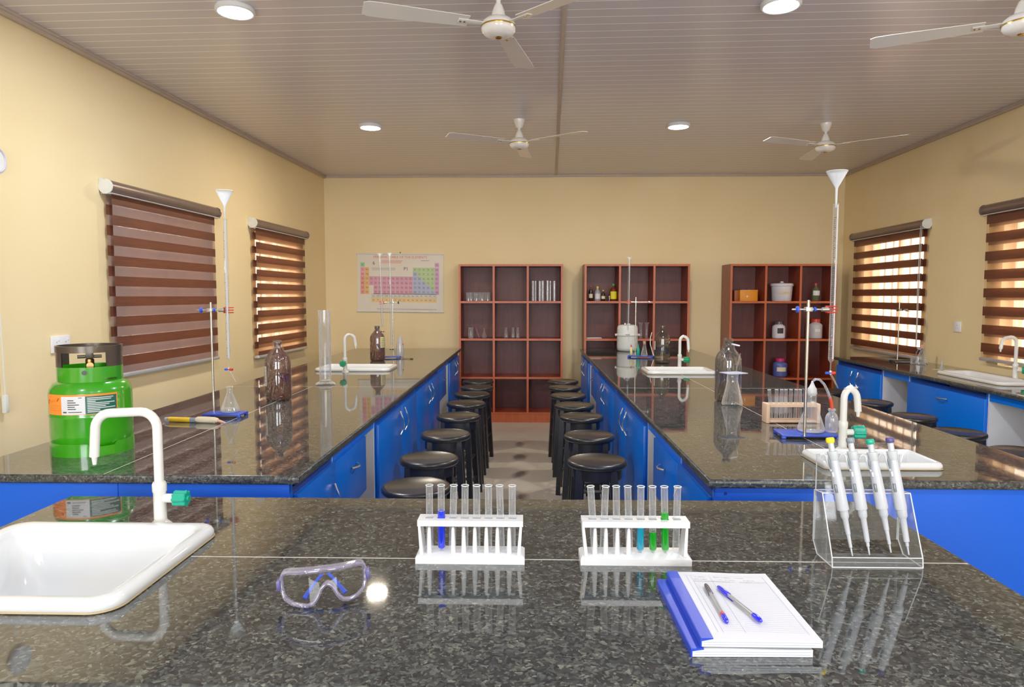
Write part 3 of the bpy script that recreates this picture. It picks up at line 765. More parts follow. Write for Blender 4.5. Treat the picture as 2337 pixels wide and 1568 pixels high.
# ------------------------------------------------------------------ stools
def make_stool():
    root = thing('round_stool', '', 'stool')
    s = MB(); s.lathe([(0.0, 0.655), (0.140, 0.655), (0.150, 0.660), (0.155, 0.668), (0.155, 0.680), (0.150, 0.687), (0.141, 0.690), (0.138, 0.688), (0.0, 0.688)], M['stool'], 48); s.build('seat', root, angle=50)
    a = MB(); a.lathe([(0.120, 0.600), (0.128, 0.600), (0.128, 0.655), (0.120, 0.655)], M['stool_leg'], 32, cap0=False, cap1=False); a.build('apron', root)
    feet = []
    for i in range(4):
        t = PI/4+PI/2*i; c, d = math.cos(t), math.sin(t)
        m = MB(); r0, r1 = 0.118, 0.165; w = 0.017
        rings = []
        for (r, z, ww) in ((r1, 0.0, w), (r0, 0.655, w*1.15)):
            px, py = r*c, r*d
            rings.append([(px+sx*ww, py+sy*ww, z) for sx, sy in ((1,1),(-1,1),(-1,-1),(1,-1))])
        m.loft(rings, M['stool_leg']); m.build('leg', root)
    for z in (0.20, 0.36):
        r = 0.165-(0.165-0.118)*z/0.655
        for i in range(4):
            t0 = PI/4+PI/2*i; t1 = t0+PI/2
            m = MB(); 
            zz = z+(0.03 if i % 2 else 0)
            m.tube([(r*math.cos(t0), r*math.sin(t0), zz), (r*math.cos(t1), r*math.sin(t1), zz)], 0.011, M['stool_leg'], 6); m.build('rung', root)
    return root
stool0 = make_stool(); first = True
rows = [
 ('stools along the left side of the aisle', [(-0.498, 2.989), (-0.518, 3.521), (-0.507, 4.152), (-0.493, 4.789), (-0.490, 5.369), (-0.485, 5.883), (-0.476, 6.33), (-0.497, 6.77)], 'left side of the aisle'),
 ('stools along the right side of the aisle', [(0.360, 3.493), (0.376, 4.132), (0.382, 4.790), (0.363, 5.290), (0.347, 5.823), (0.341, 6.334), (0.350, 6.782)], 'right side of the aisle'),
 ('stools in front of the right wall counter', [(2.690, 3.74), (2.690, 4.281), (2.722, 4.846), (2.760, 5.50), (2.692, 6.15)], 'right wall counter')]
ordn = ['nearest', 'second', 'third', 'fourth', 'fifth', 'sixth', 'seventh', 'eighth', 'ninth']
for grp, pts, where in rows:
    for i, (x, y) in enumerate(pts):
        if i == len(pts)-1: w = 'farthest'
        elif i == 0: w = 'nearest'
        else: w = ordn[i]
        lab = 'round black wooden stool, %s in the row at the %s' % (w, where) if w in ('nearest', 'farthest') else 'round black wooden stool, %s from the camera at the %s' % (w, where)
        rz = random.uniform(-0.15, 0.15)
        if first:
            stool0.location = (x, y, 0); stool0.rotation_euler = (0, 0, rz); tag(stool0, lab, None, grp); first = False
        else: copy_tree(stool0, (x, y, 0), rz, lab, grp)

# ------------------------------------------------------------------ gas cylinder
def cyl_patch(mb, r, a0, a1, z0, z1, mat, n=12):
    mb.lathe([(r, z0), (r, z1)], mat, n, a0=a0, a1=a1, cap0=False, cap1=False)
g = thing('gas_cylinder', 'green gas cylinder with an orange and white label standing on the left bench', 'gas cylinder', (-1.795, 2.745, B), 0.579)
m = MB(); m.lathe([(0.10, 0.012), (0.135, 0.03), (0.147, 0.055), (0.149, 0.08), (0.149, 0.150), (0.151, 0.155), (0.149, 0.160), (0.149, 0.245), (0.145, 0.262), (0.133, 0.282), (0.115, 0.293), (0.08, 0.302), (0.0, 0.306)], M['gasgreen'], 64); m.build('tank', g, angle=50)
m = MB()
R = 0.149
def ringwall(mb, r0, r1, zlo, zhi, mat, n=96):
    vs = []; fs = []
    for i in range(n):
        t = 2*PI*i/n; c, d = math.cos(t), math.sin(t)
        vs += [(r0*c, r0*d, zlo(t)), (r1*c, r1*d, zlo(t)), (r1*c, r1*d, zhi(t)), (r0*c, r0*d, zhi(t))]
    for i in range(n):
        a, b = 4*i, 4*((i+1) % n)
        for (p, q) in ((0, 1), (1, 2), (2, 3), (3, 0)): fs.append((a+p, b+p, b+q, a+q))
    mb.add(vs, fs, mat)
def notch(t, c, w, d):
    u = abs((t-c+PI) % (2*PI)-PI); return d if u < w else 0
ringwall(m, 0.146, 0.150, lambda t: 0.0, lambda t: 0.052-notch(t, -PI*0.42, 0.32, 0.014)-notch(t, PI*0.9, 0.3, 0.02)-notch(t, PI*0.3, 0.3, 0.014), M['gasgreen']); m.build('foot_ring', g)
m = MB(); RC = 0.1175
ringwall(m, RC-0.004, RC, lambda t: 0.285+notch(t, -PI*0.30, 0.30, 0.020)+notch(t, -PI*0.68, 0.08, 0.006), lambda t: 0.350, M['gasgreen'])
T = Matrix.Rotation(-PI*0.555, 4, 'Z') @ Matrix.Translation((RC-0.0005, 0, 0.330)) @ Matrix.Rotation(PI/2, 4, 'Y'); m.lathe([(0, 0.0012), (0.0095, 0.0012), (0.0095, 0.0)], M['dark'], 20, T=T)
m.build('collar', g)
m = MB()
# guard: two side posts rising to a hoop, open at front and back
for a0, a1 in ((PI*0.72, PI*1.20), (-PI*0.34, PI*0.28)):
    m.lathe([(RC-0.004, 0.350), (RC-0.004, 0.412), (RC, 0.412), (RC, 0.350)], M['gasgrey'], 14, a0=a0, a1=a1)
ringwall(m, RC-0.006, RC+0.002, lambda t: 0.408, lambda t: 0.434-notch(t, PI*1.56, 0.03, 0.006), M['gasgrey'])
m.build('guard_hoop', g)
m = MB(); m.lathe([(0.022, 0.30), (0.022, 0.325), (0.016, 0.33), (0.016, 0.375), (0.010, 0.378), (0.010, 0.400), (0.0, 0.40)], M['brass'], 16)
m.cyl((0, -0.02, 0.352), (0, -0.045, 0.352), 0.013, M['brass']); m.cyl((-0.043, 0, 0.386), (0.043, 0, 0.386), 0.007, M['gasgrey']); m.box((-0.014, -0.02, 0.378), (0.014, 0.014, 0.425), M['gasgrey'], 0.003); m.build('valve', g)
m = MB(); r = R+0.0008; a = lambda px: -PI/2+math.asin(max(-0.98, min(0.98, (px-202)/85.5)))-0.05
cyl_patch(m, r, a(121), a(256), 0.168, 0.248, M['orange'], 24)
cyl_patch(m, r+0.0006, a(148), a(194), 0.170, 0.241, M['labelw'], 8); cyl_patch(m, r+0.0006, a(194), a(254), 0.170, 0.241, M['labelg'], 10)
for k in range(3): cyl_patch(m, r+0.0006, a(126), a(147), 0.186+0.009*k, 0.1867+0.009*k, M['inkred'], 4)
for k, (p0, p1) in enumerate(((160, 172), (160, 176), (160, 182), (160, 174), (160, 176))): cyl_patch(m, r+0.0012, a(p0), a(p1), 0.224-0.0085*k, 0.2275-0.0085*k, M['ink'], 4)
cyl_patch(m, r+0.0012, a(151), a(158), 0.177, 0.182, M['ink'], 3); cyl_patch(m, r+0.0012, a(161), a(187), 0.178, 0.181, M['ink'], 3); cyl_patch(m, r+0.0012, a(181), a(188), 0.2345, 0.237, M['ink'], 3)
for k, (p0, p1) in enumerate(((198, 248), (198, 244), (198, 214), (198, 250), (198, 240), (198, 233), (198, 251), (198, 222), (198, 246))): cyl_patch(m, r+0.0012, a(p0), a(p1), 0.232-0.0068*k, 0.2350-0.0068*k, M['labelw'], 5)
# slanted logo plate on the orange field
def warp(px, z): t = a(px); rr = r+0.0012; return (rr*math.cos(t), rr*math.sin(t), z)
m.quad(warp(122, 0.208), warp(141, 0.222), warp(144, 0.236), warp(123, 0.226), M['inkred']); 
def w2(px, z): t = a(px); rr = r+0.0018; return (rr*math.cos(t), rr*math.sin(t), z)
for k in range(5):
    p = 124+k*3.6; z = 0.2125+k*0.0028; m.quad(w2(p, z), w2(p+2.2, z+0.0016), w2(p+2.6, z+0.0105), w2(p+0.4, z+0.009), M['orange'])
m.build('label_sticker', g)

# ------------------------------------------------------------------ glassware generators
def beaker(label, loc, r, h, group=None):
    t = thing('glass_beaker', label, 'beaker', loc, 0, group)
    m = MB(); m.lathe([(r-0.004, 0.0), (r, 0.004), (r, h-0.006), (r+0.003, h), (r-0.001, h), (r-0.002, h-0.004), (r-0.002, 0.006), (0, 0.005)], M['glass'], 24, cap0=True); m.build('glass_wall', t)
    return t
def flask(label, loc, r, h, neck, group=None, water=0.0, name='conical_flask', extra=None):
    t = thing(name, label, 'flask', loc, 0, group)
    m = MB(); m.lathe([(r-0.010, 0.0), (r-0.002, 0.004), (r, 0.012), (r-0.002, 0.022), (neck+0.003, h*0.70), (neck, h*0.76), (neck, h-0.010), (neck+0.003, h-0.004), (neck+0.003, h), (neck-0.001, h)], M['glass'], 28, cap1=False); m.build('glass_wall', t, angle=50)
    if water:
        w = MB(); w.lathe([(r-0.012, 0.003), (r-0.004, 0.012), (r-0.008, water), (0, water)], M['water'], 24); w.build('liquid', t)
    return t
def winchester(label, loc, r, h, glassm, wrap=True, labels=(), cap=None, rot=0):
    t = thing('reagent_bottle', label, 'bottle', loc, rot)
    m = MB(); prof = [(r-0.014, 0.0), (r-0.003, 0.006), (r, 0.018), (r, h*0.66), (r*0.96, h*0.71), (r*0.80, h*0.78), (r*0.42, h*0.86), (0.019, h*0.90), (0.018, h*0.955), (0.022, h*0.965), (0.022, h*0.99), (0.018, h), (0.0145, h)]
    m.lathe(prof, M[glassm], 36, cap1=False); m.build('glass_body', t, angle=50)
    if cap: c = MB(); c.lathe([(0.023, h*0.93), (0.0235, h*1.0), (0.021, h*1.01), (0, h*1.01)], M[cap], 24); c.build('cap', t)
    if wrap:
        w = MB(); n = 40; rings = []
        rnd = random.Random(int(loc[0]*1000)); ph = [rnd.uniform(0, 6.28) for _ in range(6)]
        for (rr, z) in [(r+0.002, 0.001), (r+0.006, 0.02), (r+0.006, h*0.3), (r+0.005, h*0.55), (r+0.003, h*0.68), (r*0.9, h*0.76), (r*0.55, h*0.84), (0.034, h*0.90), (0.026, h*0.95), (0.030, h*1.0), (0.022, h*1.03)]:
            ring = []
            for i in range(n):
                th = 2*PI*i/n; kk = 1+0.018*math.sin(5*th+ph[0]+z*9)+0.014*math.sin(9*th+ph[1]-z*14)+0.010*math.sin(14*th+ph[2])
                ring.append((rr*kk*math.cos(th), rr*kk*math.sin(th), z))
            rings.append(ring)
        w.loft(rings, M['wrap'], cap0=False, cap1=False); w.build('plastic_wrap', t, angle=80)
    for (a0, a1, z0, z1, mt) in labels:
        lb = MB(); cyl_patch(lb, r+0.001, a0, a1, z0, z1, M[mt], 10)
        for k in range(5): cyl_patch(lb, r+0.0015, a0+(a1-a0)*0.12, a0+(a1-a0)*0.85, z1-0.02-k*(z1-z0)/6, z1-0.017-k*(z1-z0)/6, M['pencil'], 6)
        lb.build('label_sticker', t)
    return t
winchester('brown winchester bottle in wrinkled plastic, behind the clear flask on the left bench', (-1.521, 4.10, B), 0.074, 0.355, 'amber', True, [(-2.9, -2.3, 0.09, 0.21, 'labelw')])
winchester('shiny brown winchester bottle with a pale yellow label behind the left bench sink', (-1.47, 6.62, B), 0.070, 0.335, 'amber', True, [(-0.95, 0.1, 0.13, 0.235, 'paleyellow')], cap='pengrey')
winchester('smoky winchester bottle beside the far swan-neck tap', (1.260, 6.42, B), 0.073, 0.352, 'smoke', False, [(PI*0.92, PI*1.12, 0.13, 0.21, 'labelw')])
b = winchester('tall clear-wrapped winchester bottle behind the plate-topped flask', (1.204, 4.12, B), 0.073, 0.372, 'smoke', True, [(-0.35, 0.45, 0.12, 0.24, 'labelw')])
m = MB(); m.cyl((0.016, -0.01, 0.345), (0.062, -0.02, 0.335), 0.005, M['frost']); m.build('plastic_tag', b)

t = thing('measuring_cylinder', 'tall empty glass measuring cylinder on a scalloped foot, left bench', 'cylinder', (-1.445, 4.813, B))
m = MB(); m.lathe([(0.040, 0.03), (0.041, 0.05), (0.0415, 0.525), (0.044, 0.532), (0.039, 0.532), (0.038, 0.05)], M['tubeglass'], 32, cap0=False, cap1=False); m.build('glass_wall', t)
m = MB(); rings = []
for (rr, z, am) in ((0.060, 0.0, 0.06), (0.068, 0.006, 0.07), (0.064, 0.012, 0.06), (0.044, 0.022, 0.0), (0.040, 0.032, 0.0), (0.0, 0.034, 0.0)):
    rings.append([(rr*(1+am*math.cos(8*k))*math.cos(k), rr*(1+am*math.cos(8*k))*math.sin(k), z) for k in [2*PI*i/64 for i in range(64)]])
m.loft(rings, M['tubeglass'], cap1=False); m.build('foot', t)

# ------------------------------------------------------------------ retort stands, clamps, burettes
def retort(label, loc, rod=0.6, rot=0.0, base=(0.22, 0.13), rodoff=(0, 0), clampz=0.56, cdir=0.0, armL=0.1, tail=0.045, knob='knobblue', basem='standblue', jaws='red', clamp=True, rr=0.0055):
    t = thing('retort_stand', label, 'retort stand', loc, rot)
    bx, by = base; m = MB(); z1 = 0.020
    T = Matrix.Translation((-rodoff[0], -rodoff[1], 0))
    m.box((-bx/2, -by/2, 0.010), (bx/2, by/2, z1), M[basem], 0.003, T=T)
    for sx in (-1, 1):
        for sy in (-1, 1): m.box((sx*bx/2-0.018 if sx > 0 else -bx/2, sy*by/2-0.018 if sy > 0 else -by/2, 0.0), (sx*bx/2 if sx > 0 else -bx/2+0.018, by/2 if sy > 0 else -by/2+0.018, 0.012), M[basem], 0.002, T=T)
    m.build('base_plate', t)
    r = MB(); r.cyl((0, 0, 0.018), (0, 0, rod), rr, M['steel'], n=14); r.build('rod', t)
    if clamp:
        c = MB(); ca, sa = math.cos(cdir-rot), math.sin(cdir-rot)
        T = Matrix.Translation((0, 0, clampz)) @ Matrix.Rotation(cdir-rot, 4, 'Z')
        c.cyl((-tail-0.02, -0.012, 0), (armL-0.02, -0.012, 0), 0.0035, M['alloy'], T=T)
        c.box((-0.016, -0.020, -0.010), (0.014, 0.010, 0.010), M['alloy'], 0.003, T=T)
        c.cyl((armL-0.045, -0.012, 0), (armL-0.015, -0.012, 0.0), 0.009, M['alloy'], T=T)
        co = c.build('clamp', t)
        k = MB(); k.lathe([(0.007, 0), (0.014, 0.004), (0.014, 0.012), (0.006, 0.016), (0, 0.016)], M[knob], 10, T=T @ Matrix.Translation((-tail+0.012, -0.012, 0)) @ Matrix.Rotation(-PI/2, 4, 'Y')); k.build('thumb_screw', co)
        k = MB(); k.lathe([(0.005, 0), (0.010, 0.003), (0.010, 0.009), (0.005, 0.012), (0, 0.012)], M[knob], 10, T=T @ Matrix.Translation((0.018, -0.012, 0.0)) @ Matrix.Rotation(PI/2, 4, 'Y')); k.build('thumb_screw', co)
        j = MB()
        for dz in (-0.013, 0.0, 0.013):
            for s in (-1, 1):
                j.tube([(armL-0.018, s*0.012-0.001, dz), (armL-0.005, s*0.015, dz), (armL+0.010, s*0.0148, dz), (armL+0.022, s*0.012, dz)], 0.003, M[jaws], 6, T=T)
        j.box((armL-0.022, -0.012, -0.015), (armL-0.016, 0.010, 0.015), M[jaws], 0.001, T=T)
        j.build('jaws', co)
    return t
def burette(label, top, bot, tapd=(1, 0), tipd=(0.03, 0.0), r=0.0105, cols=('knobblue', 'red')):
    """graduated tube from bot (stopcock) to top"""
    top = Vector(top); bot = Vector(bot); d = top-bot; L = d.length
    t = thing('burette', label, 'burette', bot, aim(d))
    m = MB(); m.lathe([(0.002, 0.0), (0.003, 0.045), (r, 0.055), (r, L), (r+0.001, L+0.002)], M['tubeglass'], 16, cap0=False, cap1=False); m.build('glass_tube', t)
    g = MB(); n = int((L-0.12)/0.0085)
    for i in range(n):
        z = 0.07+0.0085*i; w = 0.9 if i % 5 == 0 else 0.5
        cyl_patch(g, r+0.0003, -PI/2-1.0, -PI/2-1.0+w, z, z+0.0022, M['ink'], 3)
    g.build('graduation_marks', t)
    g = MB(); cyl_patch(g, r-0.0006, -PI/2+0.05, -PI/2+0.85, 0.06, L-0.004, M['labelw'], 5); g.build('white_stripe', t)
    k = MB(); c, s = tapd
    k.cyl((-c*0.022, -s*0.022, -0.002), (0, 0, -0.002), 0.0055, M[cols[0]], n=12); k.cyl((0, 0, -0.002), (c*0.020, s*0.020, -0.002), 0.0065, M[cols[1]], n=12); k.cyl((0, 0, -0.008), (0, 0, 0.008), 0.005, M['frost'], n=12)
    k.build('stopcock', t)
    q = MB(); q.tube([(0, 0, -0.006), (tipd[0]*0.5, tipd[1]*0.5, -0.035), (tipd[0], tipd[1], -0.068)], [0.004, 0.0035, 0.0018], M['tubeglass'], 10); q.build('outlet_tip', t)
    return t
def funnel(label, neck, mouth_z, r=0.042, stem=0.08, tilt=None):
    """neck = point where cone meets stem"""
    t = thing('filling_funnel', label, 'funnel', neck)
    h = mouth_z-neck[2]
    m = MB(); m.lathe([(0.0035, -stem), (0.0048, -stem*0.4), (0.0052, 0.0), (0.007, 0.006), (r*0.96, h-0.004), (r, h), (r+0.002, h)], M['funnel'], 28, cap0=False, cap1=False); m.build('cone', t)
    rr = MB(); rr.tube([(r*math.cos(2*PI*i/28), r*math.sin(2*PI*i/28), h) for i in range(29)], 0.0014, M['frost'], 6, caps=False); rr.build('rim', t)
    return t
# left bench, near
retort('blue-based retort stand beside the yellow tube, holding the nearer left burette', (-1.655, 3.53, B), 0.60, 0.0, (0.20, 0.11), (-0.06, 0.0), 0.559, 0.0, 0.092, 0.05)
burette('tall burette clamped over the flask on the left bench, nearer the camera', (-1.556, 3.505, 1.925), (-1.569, 3.53, 1.150), (1, 0), (0.035, 0.0))
funnel('white funnel on top of the nearer left burette', (-1.5555, 3.505, 1.992), 2.070, 0.042, 0.075)
flask('small clear conical flask on the blue stand base, left bench', (-1.575, 3.545, B+0.0205), 0.046, 0.135, 0.0145, water=0.02)
# right bench, near
retort('blue-based retort stand right of the wooden tube rack', (1.215, 2.993, B), 0.615, -0.06, (0.25, 0.14), (-0.035, -0.085), 0.575, 0.0, 0.098, 0.055, rr=0.0065)
burette('tallest burette, clamped over the near tap of the right bench', (1.3165, 2.985, 1.925), (1.318, 2.99, 1.200), (1, 0), (0.035, 0.0), 0.011)
funnel('white funnel high above the near right bench, on the tallest burette', (1.3165, 2.985, 1.990), 2.063, 0.043, 0.08)
# left bench, far
retort('slim retort stand with dark clamp screws in front of the wall poster', (-1.371, 6.90, B), 0.60, 0.1, (0.20, 0.10), (0.03, 0.0), 0.565, PI, 0.11, 0.06, 'knobblack')
burette('left one of the two burettes in front of the wall poster', (-1.492, 6.88, 1.87), (-1.478, 6.90, 1.172), (1, 0), (0.015, 0.0), 0.009, ('knobblack', 'pink'))
burette('right one of the two burettes in front of the wall poster', (-1.388, 6.86, 1.87), (-1.380, 6.87, 0.992), (1, 0), (0.0, 0.0), 0.009, ('pengrey', 'pengrey'))
funnel('small funnel on the left burette before the wall poster', (-1.4915, 6.88, 1.925), 1.955, 0.028, 0.06)
funnel('small funnel on the right burette before the wall poster', (-1.3875, 6.86, 1.925), 1.960, 0.024, 0.06)
# right bench, far
retort('blue-based retort stand in front of the white plastic keg', (1.107, 7.05, B), 0.62, -0.35, (0.26, 0.10), (-0.06, 0.0), 0.568, PI, 0.07, 0.14, 'alloy')
burette('burette in front of the white plastic keg on the right bench', (1.034, 7.04, 1.86), (1.028, 7.05, 1.135), (1, 0), (0.012, 0.0), 0.010, ('greyknob', 'greyknob'))
funnel('clear funnel on the burette above the white keg', (1.0345, 7.04, 1.895), 1.925, 0.028, 0.05)
# right wall counter
retort('thin retort stand on the right wall counter before the glowing blind', (3.55, 6.62, B), 0.58, 0.0, (0.24, 0.08), (-0.06, 0), 0.50, 0.1, 0.09, 0.03, 'knobblack', 'knobblack', 'knobblack')

# ------------------------------------------------------------------ other bench items
t = flask('clear conical flask under a flat glass plate on the right bench', (1.185, 3.955, B), 0.060, 0.185, 0.030)
for ch in list(t.children): pass
p = thing('glass_plate', 'square glass plate lying on the mouth of the conical flask', 'plate', (1.19, 3.955, B+0.1862), 0.35)
m = MB(); m.box((-0.062, -0.05, 0), (0.062, 0.05, 0.005), M['polyclear'], 0.001); m.build('glass_sheet', p)
for k, (a0, a1, lab) in enumerate((((-0.018, 0.0, 0.0052), (-0.052, 0.03, 0.115), 'thin glass rod leaning left on the glass plate'), ((0.012, 0.0, 0.0052), (0.045, 0.03, 0.110), 'thin glass rod leaning right on the glass plate'))):
    s = thing('glass_rod', lab, 'rod', (1.19, 3.955, B+0.189))
    m = MB(); m.cyl(a0, a1, 0.0022, M['glass'], n=8); m.build('rod_shaft', s)

# wooden rack with test tubes
r = thing('wooden_tube_rack', 'pale wooden test tube rack on the right bench', 'rack', (1.320, 3.425, B), 0.02)
m = MB()
for sx in (-1, 1): m.box((sx*0.125-0.009, -0.034, 0.0), (sx*0.125+0.009, 0.034, 0.098), M['woodrack'], 0.004)
m.build('end_block', r)
m = MB(); m.box((-0.116, -0.032, 0.004), (0.116, 0.032, 0.016), M['woodrack'], 0.001); m.build('bottom_board', r)
m = MB(); slab(m, (-0.116, 0.116), (-0.032, 0.032), [(-0.098+i*0.024-0.0085, -0.098+i*0.024+0.0085, -0.0085, 0.0085) for i in range(9)], 0.082, 0.096, M['woodrack']); m.build('top_board', r)
def tube_mesh(L, r=0.0082):
    m = MB(); m.lathe([(0.0005, 0.0), (r*0.6, r*0.25), (r*0.95, r*0.75), (r, r*1.2), (r, L-0.002), (r+0.0012, L-0.0008), (r+0.0012, L), (r-0.0005, L)], M['tubeglass'], 18, cap1=False); return m
tt0 = thing('test_tube', 'leftmost clear test tube in the wooden rack', 'test tube', (1.32-0.098, 3.424, B+0.017), (0.0, -0.09, 0), group='test tubes in the wooden rack')
tube_mesh(0.148, 0.0078).build('glass_wall', tt0)
m = MB(); m.tube([(0.0078*math.cos(2*PI*i/20), 0.0078*math.sin(2*PI*i/20), 0.148) for i in range(21)], 0.0010, M['frost'], 6, caps=False); m.build('rim', tt0)
for i in range(1, 9):
    lab = {8: 'rightmost clear test tube in the wooden rack'}.get(i, 'clear test tube in the wooden rack, %s from the left' % ordn[i])
    c = copy_tree(tt0, (1.32-0.098+0.024*i, 3.4245+0.0005*i, B+0.017), None, lab); c.rotation_euler = (0, 0.01*((i % 3)-1), 0)

# flask and small bottle on the blue base with connecting tube
f5 = flask('large conical flask with a white stopper on the blue stand base', (1.285, 3.095, B+0.0205), 0.058, 0.175, 0.019)
m = MB(); m.lathe([(0.016, -0.012), (0.021, 0.0), (0.019, 0.02), (0.012, 0.03), (0.006, 0.045), (0.004, 0.055)], M['frost'], 16, c=(0, 0, 0.175)); m.build('stopper', f5)
b5 = thing('dropper_bottle', 'small cloudy plastic bottle on the blue base beside the conical flask', 'bottle', (1.372, 3.085, B+0.0205))
m = MB(); m.lathe([(0.024, 0), (0.027, 0.004), (0.027, 0.062), (0.022, 0.078), (0.013, 0.088), (0.012, 0.094), (0.016, 0.096), (0.016, 0.104), (0.011, 0.106)], M['polyclear'], 24); m.build('bottle_body', b5, angle=50)
t = thing('rubber_tubing', 'clear curved tube with an orange-red sleeve, from the flask to the small bottle', 'tubing', (1.285, 3.095, B+0.0205))
m = MB(); pts = [(0.004, -0.002, 0.23), (0.012, -0.003, 0.238), (0.03, -0.005, 0.236), (0.05, -0.007, 0.215), (0.068, -0.008, 0.18), (0.078, -0.009, 0.150)]; m.tube(pts, 0.0055, M['polyclear'], 10); m.build('clear_hose', t)
m = MB(); m.tube([(0.078, -0.009, 0.152), (0.084, -0.010, 0.128), (0.087, -0.010, 0.104)], 0.0078, M['orangered'], 10); m.build('sleeve', t)
# clear plastic bag behind the sink
t = thing('plastic_bag', 'crumpled clear plastic bag lying behind the near right bench tap', 'plastic bag', (1.37, 2.90, B))
m = MB(); nx, ny = 26, 7; vs = []; fs = []
for i in range(nx+1):
    for j in range(ny+1):
        u = i/nx; v = j/ny; e = math.sin(PI*v)**0.7*(0.35+0.65*math.sin(PI*min(1, u*1.1+0.02))); vs.append((-0.17+0.34*u, -0.045+0.085*v+0.006*math.sin(9*u), 0.003+e*(0.014+0.006*math.sin(17*u+3*v)+0.004*math.sin(31*u+7*v))))
for i in range(nx):
    for j in range(ny): a0 = i*(ny+1)+j; fs.append((a0, a0+ny+1, a0+ny+2, a0+1))
m.add(vs, fs, M['wrap']); m.build('film', t, angle=30)

# white keg
t = thing('plastic_keg', 'white plastic keg with side lugs at the far end of the right bench', 'keg', (1.142, 7.86, B))
m = MB(); m.lathe([(0.09, 0.0), (0.112, 0.012), (0.118, 0.04), (0.118, 0.175), (0.128, 0.180), (0.128, 0.196), (0.118, 0.202), (0.116, 0.27), (0.104, 0.295), (0.07, 0.303), (0.0, 0.305)], M['frost'], 40); m.build('drum', t, angle=50)
m = MB(); m.box((-0.142, -0.02, 0.175), (-0.12, 0.02, 0.198), M['frost'], 0.004); m.box((0.12, -0.02, 0.175), (0.142, 0.02, 0.198), M['frost'], 0.004); m.build('carry_lug', t)
m = MB(); m.lathe([(0.02, 0.303), (0.02, 0.316), (0.0, 0.317)], M['frost'], 16, c=(0.012, 0, 0)); m.lathe([(0.009, 0.303), (0.009, 0.322), (0, 0.323)], M['frost'], 12, c=(-0.028, 0, 0)); m.build('cap', t)
# small bottles on the far blue base
def dropper(label, loc, r, h, bodym, capm, caph):
    t = thing('dropper_bottle', label, 'bottle', loc)
    m = MB(); m.lathe([(r*0.9, 0), (r, 0.003), (r, h*0.6), (r*0.5, h*0.75), (r*0.45, h*0.8)], M[bodym], 16); m.build('bottle_body', t)
    m = MB(); m.lathe([(r*0.55, h*0.78), (r*0.55, h*0.86), (r*0.3, h*0.9), (r*0.35, h*0.96), (0.0, h+caph)], M[capm], 14); m.build('cap', t); return t
dropper('tiny clear bottle with a red cap in front of the white keg', (1.078, 7.13, B+0.0205), 0.014, 0.105, 'paleyellow', 'pink', 0.004)
dropper('tiny teal dropper bottle on the blue base in front of the keg', (1.132, 7.02, B+0.0205), 0.016, 0.115, 'teal', 'teal', 0.012)
t = flask('small conical flask with an orange stopper beside the white keg', (1.190, 6.99, B+0.0205), 0.034, 0.13, 0.013)
m = MB(); m.lathe([(0.012, 0.118), (0.015, 0.15), (0.0, 0.15)], M['cork'], 14); m.build('stopper', t)
t = thing('rubber_hose', 'thin white hose curling down to the far right bench top', 'hose', (1.30, 7.02, B))
m = MB(); m.tube([(-0.03, 0, 0.26), (-0.045, 0, 0.20), (-0.045, 0, 0.14), (-0.03, -0.01, 0.08), (-0.015, -0.02, 0.03), (0.005, -0.04, 0.010), (0.03, -0.06, 0.006)], 0.004, M['frost'], 8); m.build('hose_line', t)
m = MB(); m.box((0.0, -0.10, 0.0), (0.075, -0.05, 0.020), M['cream'], 0.008); m.build('hose_bulb', t)
# things behind the amber bottle
t = thing('wash_bottle', 'pale tapering wash bottle with a red dot behind the far left stand', 'wash bottle', (-1.33, 7.05, B))
m = MB(); m.lathe([(0.036, 0), (0.040, 0.01), (0.040, 0.06), (0.034, 0.14), (0.024, 0.195), (0.012, 0.215), (0.0, 0.218)], M['polyclear'], 24); m.build('bottle_body', t)
m = MB(); m.lathe([(0, 0), (0.010, 0), (0.010, 0.008), (0, 0.008)], M['red'], 14, T=Matrix.Translation((0.030, -0.012, 0.135)) @ Matrix.Rotation(PI/2, 4, 'Y')); m.build('spout_cap', t)
t = thing('metal_spatula', 'thin metal rod lying on the far left bench beside the stand base', 'rod', (-1.235, 6.80, B))
m = MB(); m.cyl((-0.09, 0.01, 0.006), (0.055, -0.01, 0.006), 0.003, M['steel'], n=8); m.cyl((0.055, -0.01, 0.006), (0.085, -0.014, 0.006), 0.006, M['brass'], n=8); m.build('shaft', t)

# pipette filler lying left bench
t = thing('pipette_filler', 'yellow and cream squeeze tube lying beside the blue stand base', 'pipette filler', (-1.66, 3.345, B), -0.13)
m = MB(); m.cyl((-0.17, 0, 0.013), (-0.145, 0, 0.013), 0.009, M['polyclear'], 0.012); m.cyl((-0.145, 0, 0.013), (-0.03, 0, 0.013), 0.0125, M['tubeyellow']); m.cyl((-0.03, 0, 0.013), (0.0, 0, 0.013), 0.0125, M['greyknob']); m.build('barrel', t)
m = MB(); m.lathe([(0.009, 0), (0.015, 0.012), (0.016, 0.05), (0.015, 0.10), (0.010, 0.12), (0.0, 0.122)], M['cream'], 18, T=Matrix.Translation((-0.002, 0, 0.0162)) @ Matrix.Rotation(PI/2, 4, 'Y')); m.build('bulb', t)
m = MB(); m.tube([(0.115, 0, 0.014), (0.14, -0.004, 0.010), (0.165, -0.01, 0.006)], [0.008, 0.006, 0.003], M['cork'], 8); m.build('nozzle', t)

